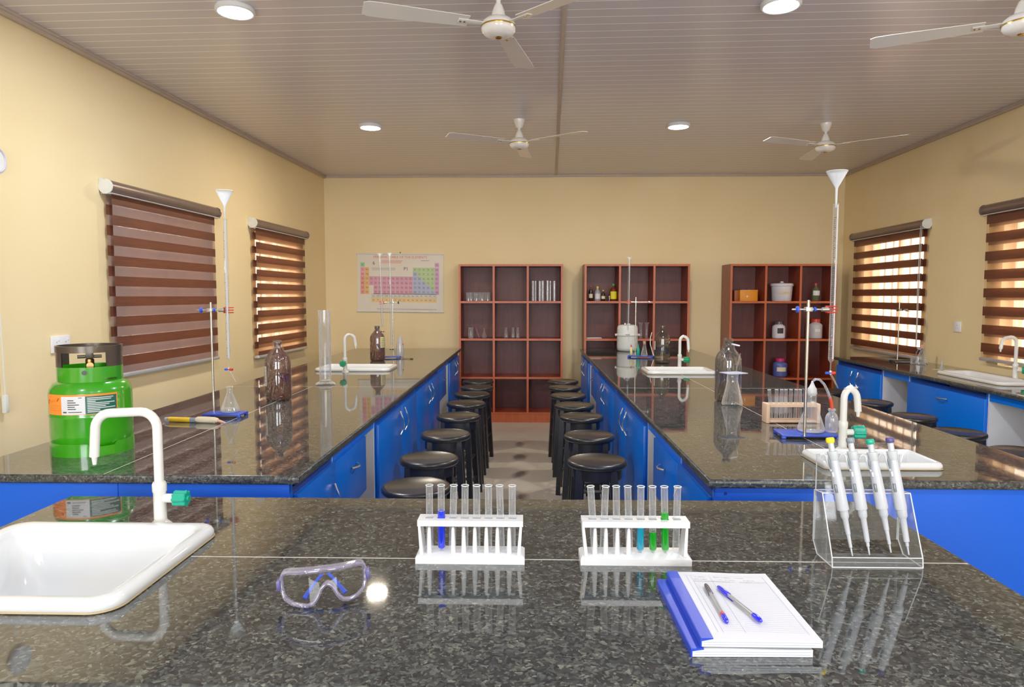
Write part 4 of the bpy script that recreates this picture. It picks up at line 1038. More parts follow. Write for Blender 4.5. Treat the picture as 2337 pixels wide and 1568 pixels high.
# right counter glassware
t = thing('glass_dish', 'low round glass dish on the right wall counter under the glowing blind', 'dish', (3.60, 6.36, B))
m = MB(); m.lathe([(0.055, 0.0), (0.062, 0.006), (0.062, 0.062), (0.066, 0.066), (0.066, 0.07), (0.06, 0.07)], M['glass'], 32, cap1=False); m.build('glass_wall', t)
m = MB(); m.tube([(-0.02, 0, 0.04), (-0.02, 0, 0.11), (0.0, 0, 0.14), (0.025, 0, 0.13), (0.035, 0, 0.08), (0.045, 0, 0.03)], 0.0025, M['greyknob'], 8); m.build('wire_loop', t)
t = flask('conical flask with a pink stopper on the right wall counter', (3.69, 6.46, B), 0.052, 0.155, 0.016)
m = MB(); m.lathe([(0.013, 0.14), (0.017, 0.175), (0.0, 0.176)], M['cork'], 14); m.build('stopper', t)
m = MB(); m.tube([(-0.016, 0, 0.135), (-0.045, 0, 0.142)], 0.005, M['frost'], 8); m.build('side_arm', t)
t = thing('spirit_burner', 'small clear burner with a thin chimney, left of the sink on the right counter', 'burner', (3.56, 5.93, B))
m = MB(); m.lathe([(0.012, 0.0), (0.018, 0.004), (0.018, 0.016), (0.009, 0.026), (0.006, 0.03), (0.006, 0.085), (0.004, 0.086)], M['polyclear'], 16); m.build('glass_body', t)
m = MB(); m.box((-0.075, -0.02, 0.0), (0.10, 0.012, 0.004), M['cream'], 0.001); m.build('card_strip', t)

# ------------------------------------------------------------------ foreground: test tube racks
def tube_rack(label, x0, x1, pegs, y0=1.572):
    W = x1-x0; r = thing('plastic_tube_rack', label, 'rack', ((x0+x1)/2, y0+0.035, B))
    P = M['whitep']; D = 0.035
    m = MB(); rings = [[(-W/2, -D, 0), (W/2, -D, 0), (W/2, D, 0), (-W/2, D, 0)], [(-W/2, -D, 0.015), (W/2, -D, 0.015), (W/2, D, 0.015), (-W/2, D, 0.015)], [(-W/2+0.006, -D+0.012, 0.020), (W/2-0.006, -D+0.012, 0.020), (W/2-0.006, D-0.004, 0.020), (-W/2+0.006, D-0.004, 0.020)]]
    m.loft(rings, P); m.build('base_tray', r)
    hx = [-W/2+0.030+i*(W-0.060)/7 for i in range(8)]
    m = MB(); slab(m, (-W/2+0.004, W/2-0.004), (-0.026, 0.022), [(h-0.0094, h+0.0094, -0.0094, 0.0094) for h in hx], 0.088, 0.102, P); m.build('top_plate', r)
    for s in (-1, 1):
        m = MB(); a = s*(W/2-0.014); b = s*(W/2-0.008)
        rings = [[(a-0.004, -0.028, 0.019), (a+0.004, -0.028, 0.019), (a+0.004, 0.024, 0.019), (a-0.004, 0.024, 0.019)], [(b-0.004, -0.018, 0.0885), (b+0.002, -0.018, 0.0885), (b+0.002, 0.018, 0.0885), (b-0.004, 0.018, 0.0885)]]
        m.loft(rings, P); m.build('side_wall', r)
    for q in pegs:
        m = MB(); m.lathe([(0.0062, 0.019), (0.0042, 0.078), (0.003, 0.083), (0, 0.0845)], P, 12, c=(q-(x0+x1)/2, -0.0165, 0)); m.build('peg', r)
    return r
tube_rack('white plastic test tube rack with the single blue-filled tube', -0.266, -0.007, [-0.235, -0.178, -0.1525, -0.126, -0.0985, -0.072, -0.044])
tube_rack('white plastic test tube rack with the teal and green-filled tubes', 0.125, 0.386, [0.160, 0.186, 0.213, 0.240])
def ttube(label, x, lean, liquid=None, lh=0.0, z0=0.0, L=0.160, y=1.606, bx=None, grp=None):
    t = thing('test_tube', label, 'test tube', (x-lean*0.09, y, B+0.0205), (0, lean, 0), grp)
    tube_mesh(L).build('glass_wall', t)
    m = MB(); m.tube([(0.0087*math.cos(2*PI*i/20), 0.0087*math.sin(2*PI*i/20), L) for i in range(21)], 0.0009, M['frost'], 6, caps=False); m.build('rim', t)
    if liquid:
        m = MB(); q = 0.0089; m.lathe([(0.0, 0.001), (q*0.6, 0.003), (q, 0.010), (q, lh), (0, lh-0.001)], M[liquid], 18); m.build('liquid', t)
    return t
x1s = [-0.234, -0.205, -0.172, -0.145, -0.117, -0.093, -0.072, -0.038]
hx1 = [-0.1365-0.1295+0.030+i*(0.259-0.06)/7 for i in range(8)]
leans = [0.0, -0.02, 0.03, 0.01, 0.0, 0.0, -0.03, 0.0]
for i in range(8):
    if i == 1: ttube('test tube of royal blue liquid in the left white rack', hx1[i], 0.0, 'liqblue', 0.098, grp='test tubes in the left white rack')
    else: ttube('empty test tube in the left white rack, %s' % {0: 'leftmost, before the nearest stool', 2: 'just right of the blue-filled tube', 3: 'second right of the blue-filled tube', 4: 'third right of the blue-filled tube', 5: 'third from the right end', 6: 'second from the right end', 7: 'at the right end'}[i], hx1[i], leans[i], grp='test tubes in the left white rack')
hx2 = [0.2555-0.1305+0.030+i*(0.261-0.06)/7 for i in range(8)]
spec = [('empty test tube leaning left at the left end of the right white rack', -0.07, None, 0), ('empty test tube, second from the left in the right white rack', 0.03, None, 0), ('empty test tube, third from the left in the right white rack', -0.02, None, 0), ('empty test tube just left of the teal-filled tube', -0.04, None, 0),
        ('test tube with a teal blue liquid', 0.0, 'liqteal', 0.063), ('test tube part filled with green liquid, lower level of the two green ones', -0.02, 'liqgreen', 0.050), ('test tube of green liquid filled above the rack plate', -0.03, 'liqgreen', 0.098), ('empty test tube at the right end of the right white rack', 0.01, None, 0)]
for i, (lab, ln, lq, lh) in enumerate(spec): ttube(lab, hx2[i], ln, lq, lh, grp='test tubes in the right white rack')

# ------------------------------------------------------------------ pipette stand
ps = thing('pipette_stand', 'clear acrylic stand holding four pipettes', 'stand', (0.8155, 1.625, B))
A = M['acrylic']; AE = M['acrylic_edge']; XW = 0.1045
side = [(-0.053, 0.0), (0.050, 0.0), (0.055, 0.012), (0.055, 0.150), (0.018, 0.162), (-0.012, 0.157)]   # (y, z) profile
side = [(-0.055, 0.0), (-0.05, 0.0), (0.053, 0.03), (0.055, 0.155), (0.012, 0.158), (-0.053, 0.020)]
def plate_x(mb, poly, xa, xb, mat):
    n = len(poly); vs = [(xa, y, z) for y, z in poly]+[(xb, y, z) for y, z in poly]
    mb.add(vs, [tuple(reversed(range(n))), tuple(range(n, 2*n))]+[(i, (i+1) % n, n+(i+1) % n, n+i) for i in range(n)], mat)
for s in (-1, 1):
    m = MB(); poly = [(-0.055, 0.0), (0.030, 0.0), (0.055, 0.030), (0.055, 0.155), (0.010, 0.160), (-0.052, 0.024)]
    plate_x(m, poly, s*XW-0.0015, s*XW+0.0015, A)
    for i in range(len(poly)): 
        p, q = poly[i], poly[(i+1) % len(poly)]; m.tube([(s*XW, p[0], max(p[1], 0.0016)), (s*XW, q[0], max(q[1], 0.0016))], 0.0014, AE, 5)
    m.build('side_panel', ps)
m = MB(); m.box((-XW+0.0016, 0.0535, 0.03), (XW-0.0016, 0.0565, 0.245), A)
for p, q in (((-XW+0.003, 0.055, 0.03), (-XW+0.003, 0.055, 0.245)), ((XW-0.003, 0.055, 0.03), (XW-0.003, 0.055, 0.245)), ((-XW, 0.055, 0.245), (XW, 0.055, 0.245))): m.tube([p, q], 0.0013, AE, 5)
m.build('back_panel', ps)
m = MB(); m.box((-XW+0.0016, -0.054, 0.0), (XW-0.0016, 0.03, 0.003), A); m.tube([(-XW, -0.054, 0.0015), (XW, -0.054, 0.0015)], 0.0014, AE, 5); m.tube([(-XW, -0.052, 0.024), (XW, -0.052, 0.024)], 0.0012, AE, 5); m.box((-XW+0.0016, -0.0545, 0.003), (XW-0.0016, -0.0525, 0.024), A); m.build('base_plate', ps)
m = MB(); m.box((-XW+0.0016, 0.010, 0.1575), (XW-0.0016, 0.026, 0.1605), A); m.tube([(-XW, 0.011, 0.159), (XW, 0.011, 0.159)], 0.0016, AE, 5); m.tube([(-XW, 0.054, 0.155), (XW, 0.054, 0.155)], 0.0014, AE, 5); m.build('front_rail', ps)
def pipette(label, top, tip, knobm, mid, wfac=1.0, hookm='pipetteslot'):
    top = Vector(top); tip = Vector(tip); d = top-tip; L = d.length
    q = d.to_track_quat('Z', 'Y'); t = thing('micropipette', label, 'pipette', tip, aim(d), 'pipettes in the acrylic stand')
    f = L/0.27
    m = MB(); m.lathe([(0.0016, 0.0), (0.0022, 0.018), (0.0036, 0.020), (0.0042*wfac, 0.045), (0.0046*wfac, mid), (0.0056*wfac, mid+0.001), (0.0066*wfac, 0.083*f), (0.0082*wfac, 0.087*f), (0.0098*wfac, 0.090*f), (0.0102*wfac, 0.108*f)], M['pipw'], 20); m.build('shaft', t, angle=30)
    m = MB(); rings = []
    for (z, a, b) in ((0.1055, 0.0108, 0.0108), (0.106, 0.0132, 0.0125), (0.110, 0.0136, 0.013), (0.150, 0.0130, 0.013), (0.195, 0.0116, 0.0125), (0.222, 0.0106, 0.012)):
        rings.append([(a*math.cos(k)-0.001, b*math.sin(k), z*f) for k in [2*PI*i/24 for i in range(24)]])
    m.loft(rings, M['pipw'])
    m.build('handle', t, angle=30)
    m = MB(); m.box((-0.0142, -0.0105, 0.148*f), (-0.008, -0.006, 0.168*f), M['pipetteslot'], 0.001); m.build('volume_window', t)
    m = MB(); m.box((-0.0142, -0.0088, 0.184*f), (-0.0095, -0.005, 0.196*f), M['pipg'], 0.001); m.build('side_mark', t)
    m = MB(); m.lathe([(0.0095, 0.222*f), (0.0108, 0.224*f), (0.0112, 0.236*f), (0.0122, 0.240*f), (0.0122, 0.242*f), (0.0075, 0.243*f)], M['pipg'], 18); m.build('collar', t)
    m = MB(); m.lathe([(0.0068, 0.238*f), (0.0068, 0.262*f)], M['pipw'], 16); m.build('plunger', t)
    m = MB(); m.lathe([(0.0078, 0.262*f), (0.0095, 0.264*f), (0.0098, 0.270*f), (0.0085, 0.274*f), (0.0, 0.2745*f)], M[knobm], 20); m.build('push_button', t)
    m = MB(); m.tube([(-0.0125, -0.003, 0.198*f), (-0.0165, -0.003, 0.212*f), (-0.018, -0.003, 0.226*f), (-0.0185, -0.003, 0.234*f), (-0.023, -0.003, 0.2395*f), (-0.029, -0.002, 0.238*f), (-0.033, 0.0, 0.231*f)], [0.002, 0.0026, 0.0028, 0.0028, 0.0028, 0.0028, 0.0018], M['pipg'], 8)
    m.tube([(-0.0145, -0.008, 0.203*f), (-0.0155, -0.0085, 0.214*f), (-0.0150, -0.008, 0.228*f)], [0.0012, 0.0022, 0.0016], M[hookm], 8); m.build('finger_hook', t)
    return t
zz = B
pp = [('micropipette with a yellow button, leftmost in the acrylic stand', (0.727, 1.640, 1.189), (0.771, 1.600, 0.918), 'yellow', 0.05, 0.95),
      ('micropipette with a grey button, second in the acrylic stand', (0.775, 1.640, 1.189), (0.811, 1.600, 0.921), 'greyknob', 0.03, 1.0),
      ('micropipette with a green button, third in the acrylic stand', (0.822, 1.640, 1.186), (0.861, 1.600, 0.927), 'teal', 0.052, 1.0),
      ('micropipette with an indigo button, rightmost in the acrylic stand', (0.869, 1.640, 1.190), (0.903, 1.600, 0.922), 'purple', 0.03, 1.15)]
for (lab, a, b, kn, mid, wf) in pp: pipette(lab, a, b, kn, mid, wf)

# ------------------------------------------------------------------ notebooks and pens
def notebook(label, loc, rot, top=True, W=0.212, D=0.292, T=0.014):
    t = thing('exercise_book', label, 'notebook', loc, rot)
    m = MB(); nx, n2 = 30, 2; vs = []; fs = []
    hz = lambda u, v: T+0.0020*math.sin(u*5.2+0.4)*(1-0.3*v)*(1 if top else 0.4)
    for layer in (0, 1):
        for i in range(nx+1):
            for j in range(9):
                u = i/nx; v = j/8; vs.append((W*u, D*v, hz(u, v) if layer else 0.0008))
    k = 9; o = (nx+1)*k
    for i in range(nx):
        for j in range(8):
            a0 = i*k+j; fs.append((a0+o, a0+k+o, a0+k+1+o, a0+1+o)); fs.append((a0, a0+1, a0+k+1, a0+k))
        fs.append((i*k, (i+1)*k, (i+1)*k+o, i*k+o)); fs.append((i*k+8, i*k+8+o, (i+1)*k+8+o, (i+1)*k+8))
    for j in range(8):
        fs.append((j, j+o, j+1+o, j+1)); e = nx*k; fs.append((e+j, e+j+1, e+j+1+o, e+j+o))
    m.add(vs, fs, M['paper'])
    for q in (0.0045, 0.009): m.box((0.004, -0.0004, q), (W-0.004, 0.001, q+0.0006), M['pageline'])
    m.build('page_block', t, angle=40)
    s = MB(); sw = 0.021; ny = 1
    rings = []
    for y in (-0.0006, D+0.0006): rings.append([(-0.0015, y, 0.0006), (-0.0015, y, T+0.0006), (0.0, y, hz(0, 0)+0.0016), (sw*0.5, y, hz(0.05, 0)+0.0018), (sw, y, hz(0.1, 0)+0.0012), (sw, y, hz(0.1, 0)-0.0006), (0.001, y, T-0.003), (0.001, y, 0.0006)])
    s.loft(rings, M['spine']); s.build('spine_tape', t)
    if top:
        l = MB(); 
        def P2(x, y): u = x/W; return (x, y, hz(u, y/D)+0.0004)
        def line(xa, ya, xb, yb, w, mat):
            n = 16
            for i in range(n):
                x0_, y0_, x1_, y1_ = xa+(xb-xa)*i/n, ya+(yb-ya)*i/n, xa+(xb-xa)*(i+1)/n, ya+(yb-ya)*(i+1)/n
                if abs(yb-ya) > abs(xb-xa): l.quad(P2(x0_-w, y0_), P2(x0_+w, y0_), P2(x1_+w, y1_), P2(x1_-w, y1_), mat)
                else: l.quad(P2(x0_, y0_-w), P2(x1_, y1_-w), P2(x1_, y1_+w), P2(x0_, y0_+w), mat)
        for k in range(30): line(0.045, 0.030+k*0.0075, W-0.012, 0.030+k*0.0075, 0.00018, M['pageline'])
        for x in (0.036, 0.045, 0.085, W-0.014): line(x, 0.022, x, D-0.02, 0.0003, M['pageline'])
        line(0.030, D-0.018, W-0.012, D-0.018, 0.0002, M['pageline'])
        l.build('ruled_lines', t)
        w = MB(); rnd = random.Random(3)
        for (y, segs) in ((D-0.028, ((0.048, 0.072), (0.092, 0.128), (0.136, 0.156))), (D-0.040, ((0.048, 0.074), (0.098, 0.106), (0.114, 0.132), (0.152, 0.172))), (D-0.050, ((0.046, 0.130), (0.142, 0.196)))):
            for (xa, xb) in segs:
                x = xa
                while x < xb:
                    h_ = rnd.uniform(0.0012, 0.0035); dx = rnd.uniform(0.0008, 0.0022)
                    p = P2(x, y); q = P2(x+dx, y+h_); r_ = P2(x+dx*1.6, y); ww = 0.00025
                    w.quad((p[0]-ww, p[1], p[2]+0.0001), (p[0]+ww, p[1], p[2]+0.0001), (q[0]+ww, q[1], q[2]+0.0001), (q[0]-ww, q[1], q[2]+0.0001), M['pencil'])
                    w.quad((q[0]-ww, q[1], q[2]+0.0001), (q[0]+ww, q[1], q[2]+0.0001), (r_[0]+ww, r_[1], r_[2]+0.0001), (r_[0]-ww, r_[1], r_[2]+0.0001), M['pencil'])
                    x += dx*1.8
        w.build('handwriting', t)
    return t
notebook('lower blue-spined exercise book, half covered by the other one', (0.289, 1.166, B), 0.015, False)
notebook('upper blue-spined exercise book, open ruled page with the two pens', (0.306, 1.170, B+0.0165), 0.0, True)
def pen(label, a, b, capm, bodym, endm, ring=None):
    a = Vector(a); b = Vector(b); d = b-a; L = d.length    # a = cap end
    t = thing('ballpoint_pen', label, 'pen', a, d.to_track_quat('Z', 'Y').to_euler())
    m = MB(); m.cyl((0, 0, 0.035), (0, 0, L-0.022), 0.0038, M[bodym], n=12); m.cyl((0, 0, 0.035), (0, 0, L-0.03), 0.0012, M['penblue'], n=6); m.build('barrel', t)
    m = MB(); m.lathe([(0.001, 0), (0.0035, 0.004), (0.0048, 0.012), (0.0052, 0.045), (0.0042, 0.0455)], M[capm], 14); m.build('cap', t)
    m = MB(); m.box((-0.0018, -0.0078, 0.022), (0.0018, -0.0052, 0.060), M[capm], 0.0008) ; m.build('clip', t)
    m = MB(); m.lathe([(0.0046, L-0.026), (0.0050, L-0.020), (0.0048, L-0.006), (0.003, L-0.001), (0, L)], M[endm], 14)
    if ring: m.lathe([(0.0047, L-0.034), (0.0049, L-0.026)], M[ring], 14)
    m.build('end_plug', t)
    return t
ZN = B+0.0165+0.0145+0.006
pen('blue-tipped ballpoint pen with a grey cap, left one on the notebook', (0.368, 1.385, ZN+0.001), (0.366, 1.222, ZN-0.0005), 'pengrey', 'penclear', 'penblue', 'red')
pen('ballpoint pen with a bright blue cap, right one on the notebook', (0.391, 1.378, ZN), (0.430, 1.226, ZN), 'penblue', 'penclear', 'penblue')

# ------------------------------------------------------------------ safety goggles
gg = thing('safety_goggles', 'clear safety goggles with blue temple tips lying on the near worktop', 'goggles', (-0.414, 1.335, B+0.0465), (-0.10, -0.05, 0.24)); gg.scale = (0.89, 0.89, 0.89)
outl = [(-0.094, 0.020), (-0.090, 0.030), (-0.078, 0.034), (0.0, 0.037), (0.078, 0.034), (0.090, 0.030), (0.094, 0.020), (0.093, -0.010), (0.088, -0.026), (0.072, -0.037), (0.054, -0.040), (0.040, -0.036), (0.030, -0.022), (0.022, -0.004), (0.015, 0.003), (0.009, 0.005), (0.003, 0.003), (-0.004, -0.004), (-0.013, -0.022), (-0.024, -0.037), (-0.040, -0.041), (-0.070, -0.037), (-0.088, -0.026), (-0.093, -0.010)]
def resample(poly, n):
    P_ = [Vector((a, b, 0)) for a, b in poly]; P_.append(P_[0]); L_ = [0]
    for i in range(len(P_)-1): L_.append(L_[-1]+(P_[i+1]-P_[i]).length)
    out = []
    for k in range(n):
        s_ = L_[-1]*k/n; i = max(j for j in range(len(L_)) if L_[j] <= s_+1e-9); i = min(i, len(P_)-2)
        f_ = (s_-L_[i])/(L_[i+1]-L_[i]); p = P_[i].lerp(P_[i+1], f_); out.append((p.x, p.y))
    return out
ol = resample(outl, 96)
bend = lambda x: 4.2*x*x
m = MB(); m.tube([(x, bend(x), z) for x, z in ol]+[(ol[0][0], bend(ol[0][0]), ol[0][1])], 0.0042, M['goggle'], 10, caps=False); m.build('frame', gg, angle=70)
m = MB(); m.loft([[(x*1.0, bend(x)+0.002, z) for x, z in ol], [(x*1.03, bend(x)+0.016, z*1.06) for x, z in ol], [(x*1.0, bend(x)+0.030, z*1.10) for x, z in ol]], M['goggle'], cap0=False, cap1=False); m.build('side_shield', gg, angle=60)
m = MB()
top = [p for p in ol]; cols = 48
import bisect
def span(x):
    zs = []
    for i in range(len(ol)):
        (xa, za), (xb, zb) = ol[i], ol[(i+1) % len(ol)]
        if (xa-x)*(xb-x) <= 0 and xa != xb: zs.append(za+(zb-za)*(x-xa)/(xb-xa))
    return (min(zs), max(zs)) if len(zs) >= 2 else None
prev = None
for i in range(cols+1):
    x = -0.0925+0.185*i/cols; s_ = span(x)
    if s_:
        cur = ((x, bend(x), s_[0]), (x, bend(x), s_[1]))
        if prev: m.quad(prev[0], cur[0], cur[1], prev[1], M['lens'])
        prev = cur
m.build('lens', gg)
for s in (-1, 1):
    m = MB(); m.box((s*0.101-0.004, 0.030, -0.006), (s*0.101+0.004, 0.062, 0.016), M['purple'], 0.001); m.tube([(s*0.096, 0.06, 0.008), (s*0.075, 0.085, 0.006), (s*0.02, 0.098, 0.004), (-s*0.01, 0.090, 0.0)], [0.004]*4, M['lens'], 8)
    m.build('temple_arm', gg)
    m = MB(); m.tube([(-s*0.008, 0.088, 0.002), (-s*0.022, 0.070, -0.008), (-s*0.038, 0.050, -0.024), (-s*0.046, 0.042, -0.034)], [0.004, 0.0035, 0.0045, 0.0065], M['knobblue'], 8); m.build('temple_tip', gg)

# ------------------------------------------------------------------ shelf contents
Y0 = 8.34
for i, (x, r_) in enumerate(((-0.728, 0.028), (-0.694, 0.024), (-0.628, 0.036), (-0.560, 0.032), (-0.492, 0.034))):
    beaker('clear glass tumbler on the top left shelf of the glassware bookcase, %s' % ('leftmost', 'second', 'middle', 'fourth', 'rightmost')[i], (x, Y0+(0.02 if i == 1 else 0), 1.4695), r_, 0.105, 'beakers on the top shelf')
for i, x in enumerate((0.060, 0.092, 0.143, 0.180, 0.238, 0.272, 0.320)):
    t = thing('glass_tube', 'tall clear glass tube on the top right shelf, %s' % (ordn[i]+' from the left' if 0 < i < 6 else ('leftmost' if i == 0 else 'rightmost')), 'glass tube', (x, Y0+0.01*(i % 2), 1.4695), 0, 'glass tubes on the top shelf')
    m = MB(); rr = 0.018 if i in (0, 2, 3, 4, 6) else 0.012; m.lathe([(rr, 0), (rr, 0.245), (rr-0.002, 0.245), (rr-0.002, 0.003)], M['tubeglass'], 20, cap1=False); m.build('glass_wall', t)
for i, x in enumerate((-0.268, -0.182, -0.125)): flask('narrow-necked small flask on the middle shelf of the glassware bookcase, %s' % ('leftmost', 'centre', 'rightmost')[i], (x, Y0, 1.0195), 0.027 if i == 0 else 0.022, 0.125, 0.011, 'flasks on the middle shelf', 0.05, 'volumetric_flask')
beaker('tall narrow glass on the second shelf down, far left compartment', (-0.70, Y0, 1.0195), 0.030, 0.125)
flask('faint conical flask on the second shelf, right side of the left compartment', (-0.535, Y0, 1.0195), 0.028, 0.115, 0.007)
t = thing('glass_pestle', 'clear glass rod leaning on the second shelf, left compartment', 'rod', (-0.62, Y0, 1.0195)); m = MB(); m.cyl((0.02, 0, 0.004), (-0.02, 0.06, 0.118), 0.004, M['tubeglass']); m.build('rod_shaft', t)
def sbottle(label, loc, r, h, bodym, capm, lab=None, labz=(0.25, 0.6), name='shelf_bottle', cat='bottle', neck=0.35, group=None):
    t = thing(name, label, cat, loc, 0, group); m = MB()
    m.lathe([(r*0.92, 0), (r, 0.004), (r, h*0.58), (r*0.85, h*0.68), (r*neck, h*0.80), (r*neck, h*0.90)], M[bodym], 24); m.build('bottle_body', t, angle=50)
    m = MB(); m.lathe([(r*neck*1.12, h*0.885), (r*neck*1.15, h*0.99), (r*neck, h), (0, h)], M[capm], 18); m.build('cap', t)
    if lab: m = MB(); cyl_patch(m, r+0.0008, -PI/2-1.0, -PI/2+1.0, h*labz[0], h*labz[1], M[lab], 10); m.build('label_sticker', t)
    return t
sbottle('slim black bottle with a red cap in the middle bookcase', (0.762, Y0, 1.4695), 0.026, 0.190, 'darkglass', 'red', 'jarcream', (0.2, 0.45))
sbottle('grey clear bottle with a yellow cap in the middle bookcase', (0.845, Y0, 1.4695), 0.037, 0.178, 'greyglass', 'yellowcap', 'jarwhite', (0.15, 0.5))
sbottle('short black bottle with a round pale label in the middle bookcase', (0.912, Y0-0.01, 1.4695), 0.025, 0.135, 'darkglass', 'yellowcap', 'jarcream', (0.2, 0.45))
sbottle('brown bottle with a green cap and yellow label in the middle bookcase', (1.036, Y0, 1.4695), 0.043, 0.210, 'brownglass', 'green_knob', 'yellowlabel', (0.12, 0.55))
t = thing('glass_vial', 'tiny clear vial left of the yellow-labelled bottle', 'vial', (0.990, Y0, 1.4695)); m = MB(); m.lathe([(0.009, 0), (0.009, 0.065), (0.007, 0.066)], M['glass'], 14, cap1=False); m.build('glass_wall', t)
t = thing('paper_sheet', 'folded white papers on the second shelf of the middle bookcase', 'paper', (0.80, Y0-0.02, 1.0195)); m = MB(); m.box((-0.09, -0.08, 0), (0.09, 0.08, 0.008), M['paper'], 0.002); m.build('sheets', t)
for k, x in enumerate((1.215, 1.285)):
    t = thing('glass_tube', ('plain clear glass tube on the second shelf behind the keg hose', 'flared clear glass tube on the second shelf behind the smoky bottle')[k], 'glass tube', (x+0.16, Y0, 1.0195)); m = MB(); m.lathe([(0.02, 0), (0.016, 0.02), (0.016, 0.16), (0.028, 0.19)], M['tubeglass'], 18, cap1=False); m.build('glass_wall', t)
t = thing('cardboard_box', 'orange cardboard box on the top shelf of the right bookcase', 'box', (2.655, Y0+0.01, 1.4695), 0.0); m = MB(); m.box((-0.105, -0.06, 0), (0.105, 0.06, 0.135), M['amberbox'], 0.003); m.box((-0.165, -0.035, 0), (-0.106, 0.06, 0.13), M['brownbox'], 0.003); m.build('carton', t)
m = MB(); m.lathe([(0.0, 0), (0.014, 0), (0.014, 0.001), (0, 0.001)], M['jarcream'], 4, T=Matrix.Translation((-0.02, -0.0602, 0.055)) @ Matrix.Rotation(PI/2, 4, 'X')); m.build('label_sticker', t)
m = MB(); m.lathe([(0.018, 0.135), (0.02, 0.145), (0.0, 0.15)], M['jarblue'], 16, c=(-0.05, 0, 0)); m.lathe([(0.018, 0.135), (0.02, 0.145), (0.0, 0.15)], M['jarblue'], 16, c=(0.015, 0, 0)); m.build('blue_cap', t)
t = thing('lidded_bucket', 'pale lilac bucket with a knobbed lid on the top shelf', 'bucket', (3.062, Y0, 1.4695)); m = MB(); m.lathe([(0.105, 0), (0.112, 0.008), (0.124, 0.19)], M['bucket'], 40); m.build('tub', t)
m = MB(); m.lathe([(0.128, 0.178), (0.134, 0.182), (0.134, 0.204), (0.125, 0.212), (0.03, 0.216), (0.02, 0.222), (0.02, 0.236), (0.0, 0.238)], M['bucket'], 40); m.build('lid', t, angle=50)
m = MB(); T = Matrix.Identity(4)
for k, (a0, a1) in enumerate(((-0.55, -0.15), (-0.1, 0.15), (0.2, 0.55))): m.lathe([(0.1203, 0.085), (0.1223, 0.110)], M['bucketlabel'], 5, a0=-PI/2+a0, a1=-PI/2+a1)
m.build('print_band', t)
sbottle('olive bottle with a red cap and white label on the top right shelf', (3.468, Y0, 1.4695), 0.046, 0.215, 'oliveglass', 'red', 'labelw', (0.32, 0.58))
def jar(label, loc, r, h, bodym, capm, lab, labz, la=0.8, neck=0.6):
    t = thing('plastic_jar', label, 'jar', loc); m = MB()
    m.lathe([(r*0.88, 0), (r*0.97, 0.006), (r, 0.02), (r, h*0.62), (r*0.95, h*0.72), (r*neck, h*0.80), (r*neck, h*0.84)], M[bodym], 32); m.build('jar_body', t, angle=50)
    m = MB(); m.lathe([(r*neck*1.15, h*0.83), (r*neck*1.15, h*0.98), (r*neck*1.05, h), (0, h)], M[capm], 24); m.build('lid', t)
    m = MB(); cyl_patch(m, r+0.001, -PI/2-la, -PI/2+la*0.7, h*labz[0], h*labz[1], M[lab], 12); m.build('label_sticker', t); return t
jar('white jar with a black lid on the middle shelf of the right bookcase', (3.040, Y0, 1.0195), 0.076, 0.205, 'jarwhite', 'pengrey', 'ink', (0.3, 0.62), 0.55)
jar('grey-white jar with a red lid on the middle shelf of the right bookcase', (3.482, Y0, 1.0195), 0.075, 0.235, 'jargrey', 'red', 'labelw', (0.35, 0.5), 0.5)
jar('slate blue jar with a magenta lid on the lower shelf', (3.068, Y0, 0.5545), 0.082, 0.225, 'jarblue', 'pink', 'jarcream', (0.3, 0.52), 0.8)

# ------------------------------------------------------------------ poster
ps_ = thing('periodic_table_poster', 'periodic table poster hanging on the back wall left of the bookcases', 'poster', (-1.607, 8.594, 1.695), (0, 0.010, 0))
PW, PH = 1.085, 0.715
m = MB(); m.box((-PW/2, -0.004, -PH/2), (PW/2, -0.002, PH/2), M['poster']); m.build('sheet', ps_)
for s in (-1, 1):
    m = MB(); m.cyl((-PW/2-0.012, -0.006, s*(PH/2+0.004)), (PW/2+0.012, -0.006, s*(PH/2+0.004)), 0.009, M['railcap']); m.build('rail', ps_)
m = MB(); m.tube([(-0.0, -0.005, PH/2+0.01), (0.0, -0.005, PH/2+0.03)], 0.006, M['dark'], 6); m.build('hanger', ps_)
colr = {'r': srgb(222, 144, 128), 'o': srgb(224, 176, 108), 'p': srgb(208, 146, 172), 'b': srgb(164, 172, 206), 'g': srgb(172, 200, 140), 'v': srgb(200, 150, 190), 'l': srgb(205, 200, 190), 'y': srgb(232, 196, 130), 'h': srgb(140, 200, 140), 'k': srgb(226, 150, 170)}
cm = {k: pbr('poster_tint_'+k, v, 0.5, var=0.03) for k, v in colr.items()}
sym = ['H . . . . . . . . . . . . . . . . He', 'Li Be . . . . . . . . . . B C N O F Ne', 'Na Mg . . . . . . . . . . Al Si P S Cl Ar', 'K Ca Sc Ti V Cr Mn Fe Co Ni Cu Zn Ga Ge As Se Br Kr', 'Rb Sr Y Zr Nb Mo Tc Ru Rh Pd Ag Cd In Sn Sb Te I Xe', 'Cs Ba . Hf Ta W Re Os Ir Pt Au Hg Tl Pb Bi Po At Rn', 'Fr Ra . Rf Db Sg Bh Hs Mt Ds Rg Cn Nh Fl Mc Lv Ts Og']
kinds = ['h................v', 'ko..........ggggg v', 'ko..........bgggg v', 'ropppppppppp bbggg v', 'ropppppppppp bbbgg v', 'ro.ppppppppp bbbbg v', 'ro.ppppppppp bbbbb v']
cells = MB(); sy = MB()
cw, ch = 0.0552, 0.0562; xl, zt_ = -PW/2+0.038, PH/2-0.108
TP = lambda x, z: Matrix.Translation((x, -0.0058, z)) @ Matrix.Rotation(PI/2, 4, 'X')
def cell(ci, x, z): cells.box((x-cw/2+0.001, -0.0050, z-ch/2+0.001), (x+cw/2-0.001, -0.0040, z+ch/2-0.001), cm[ci])
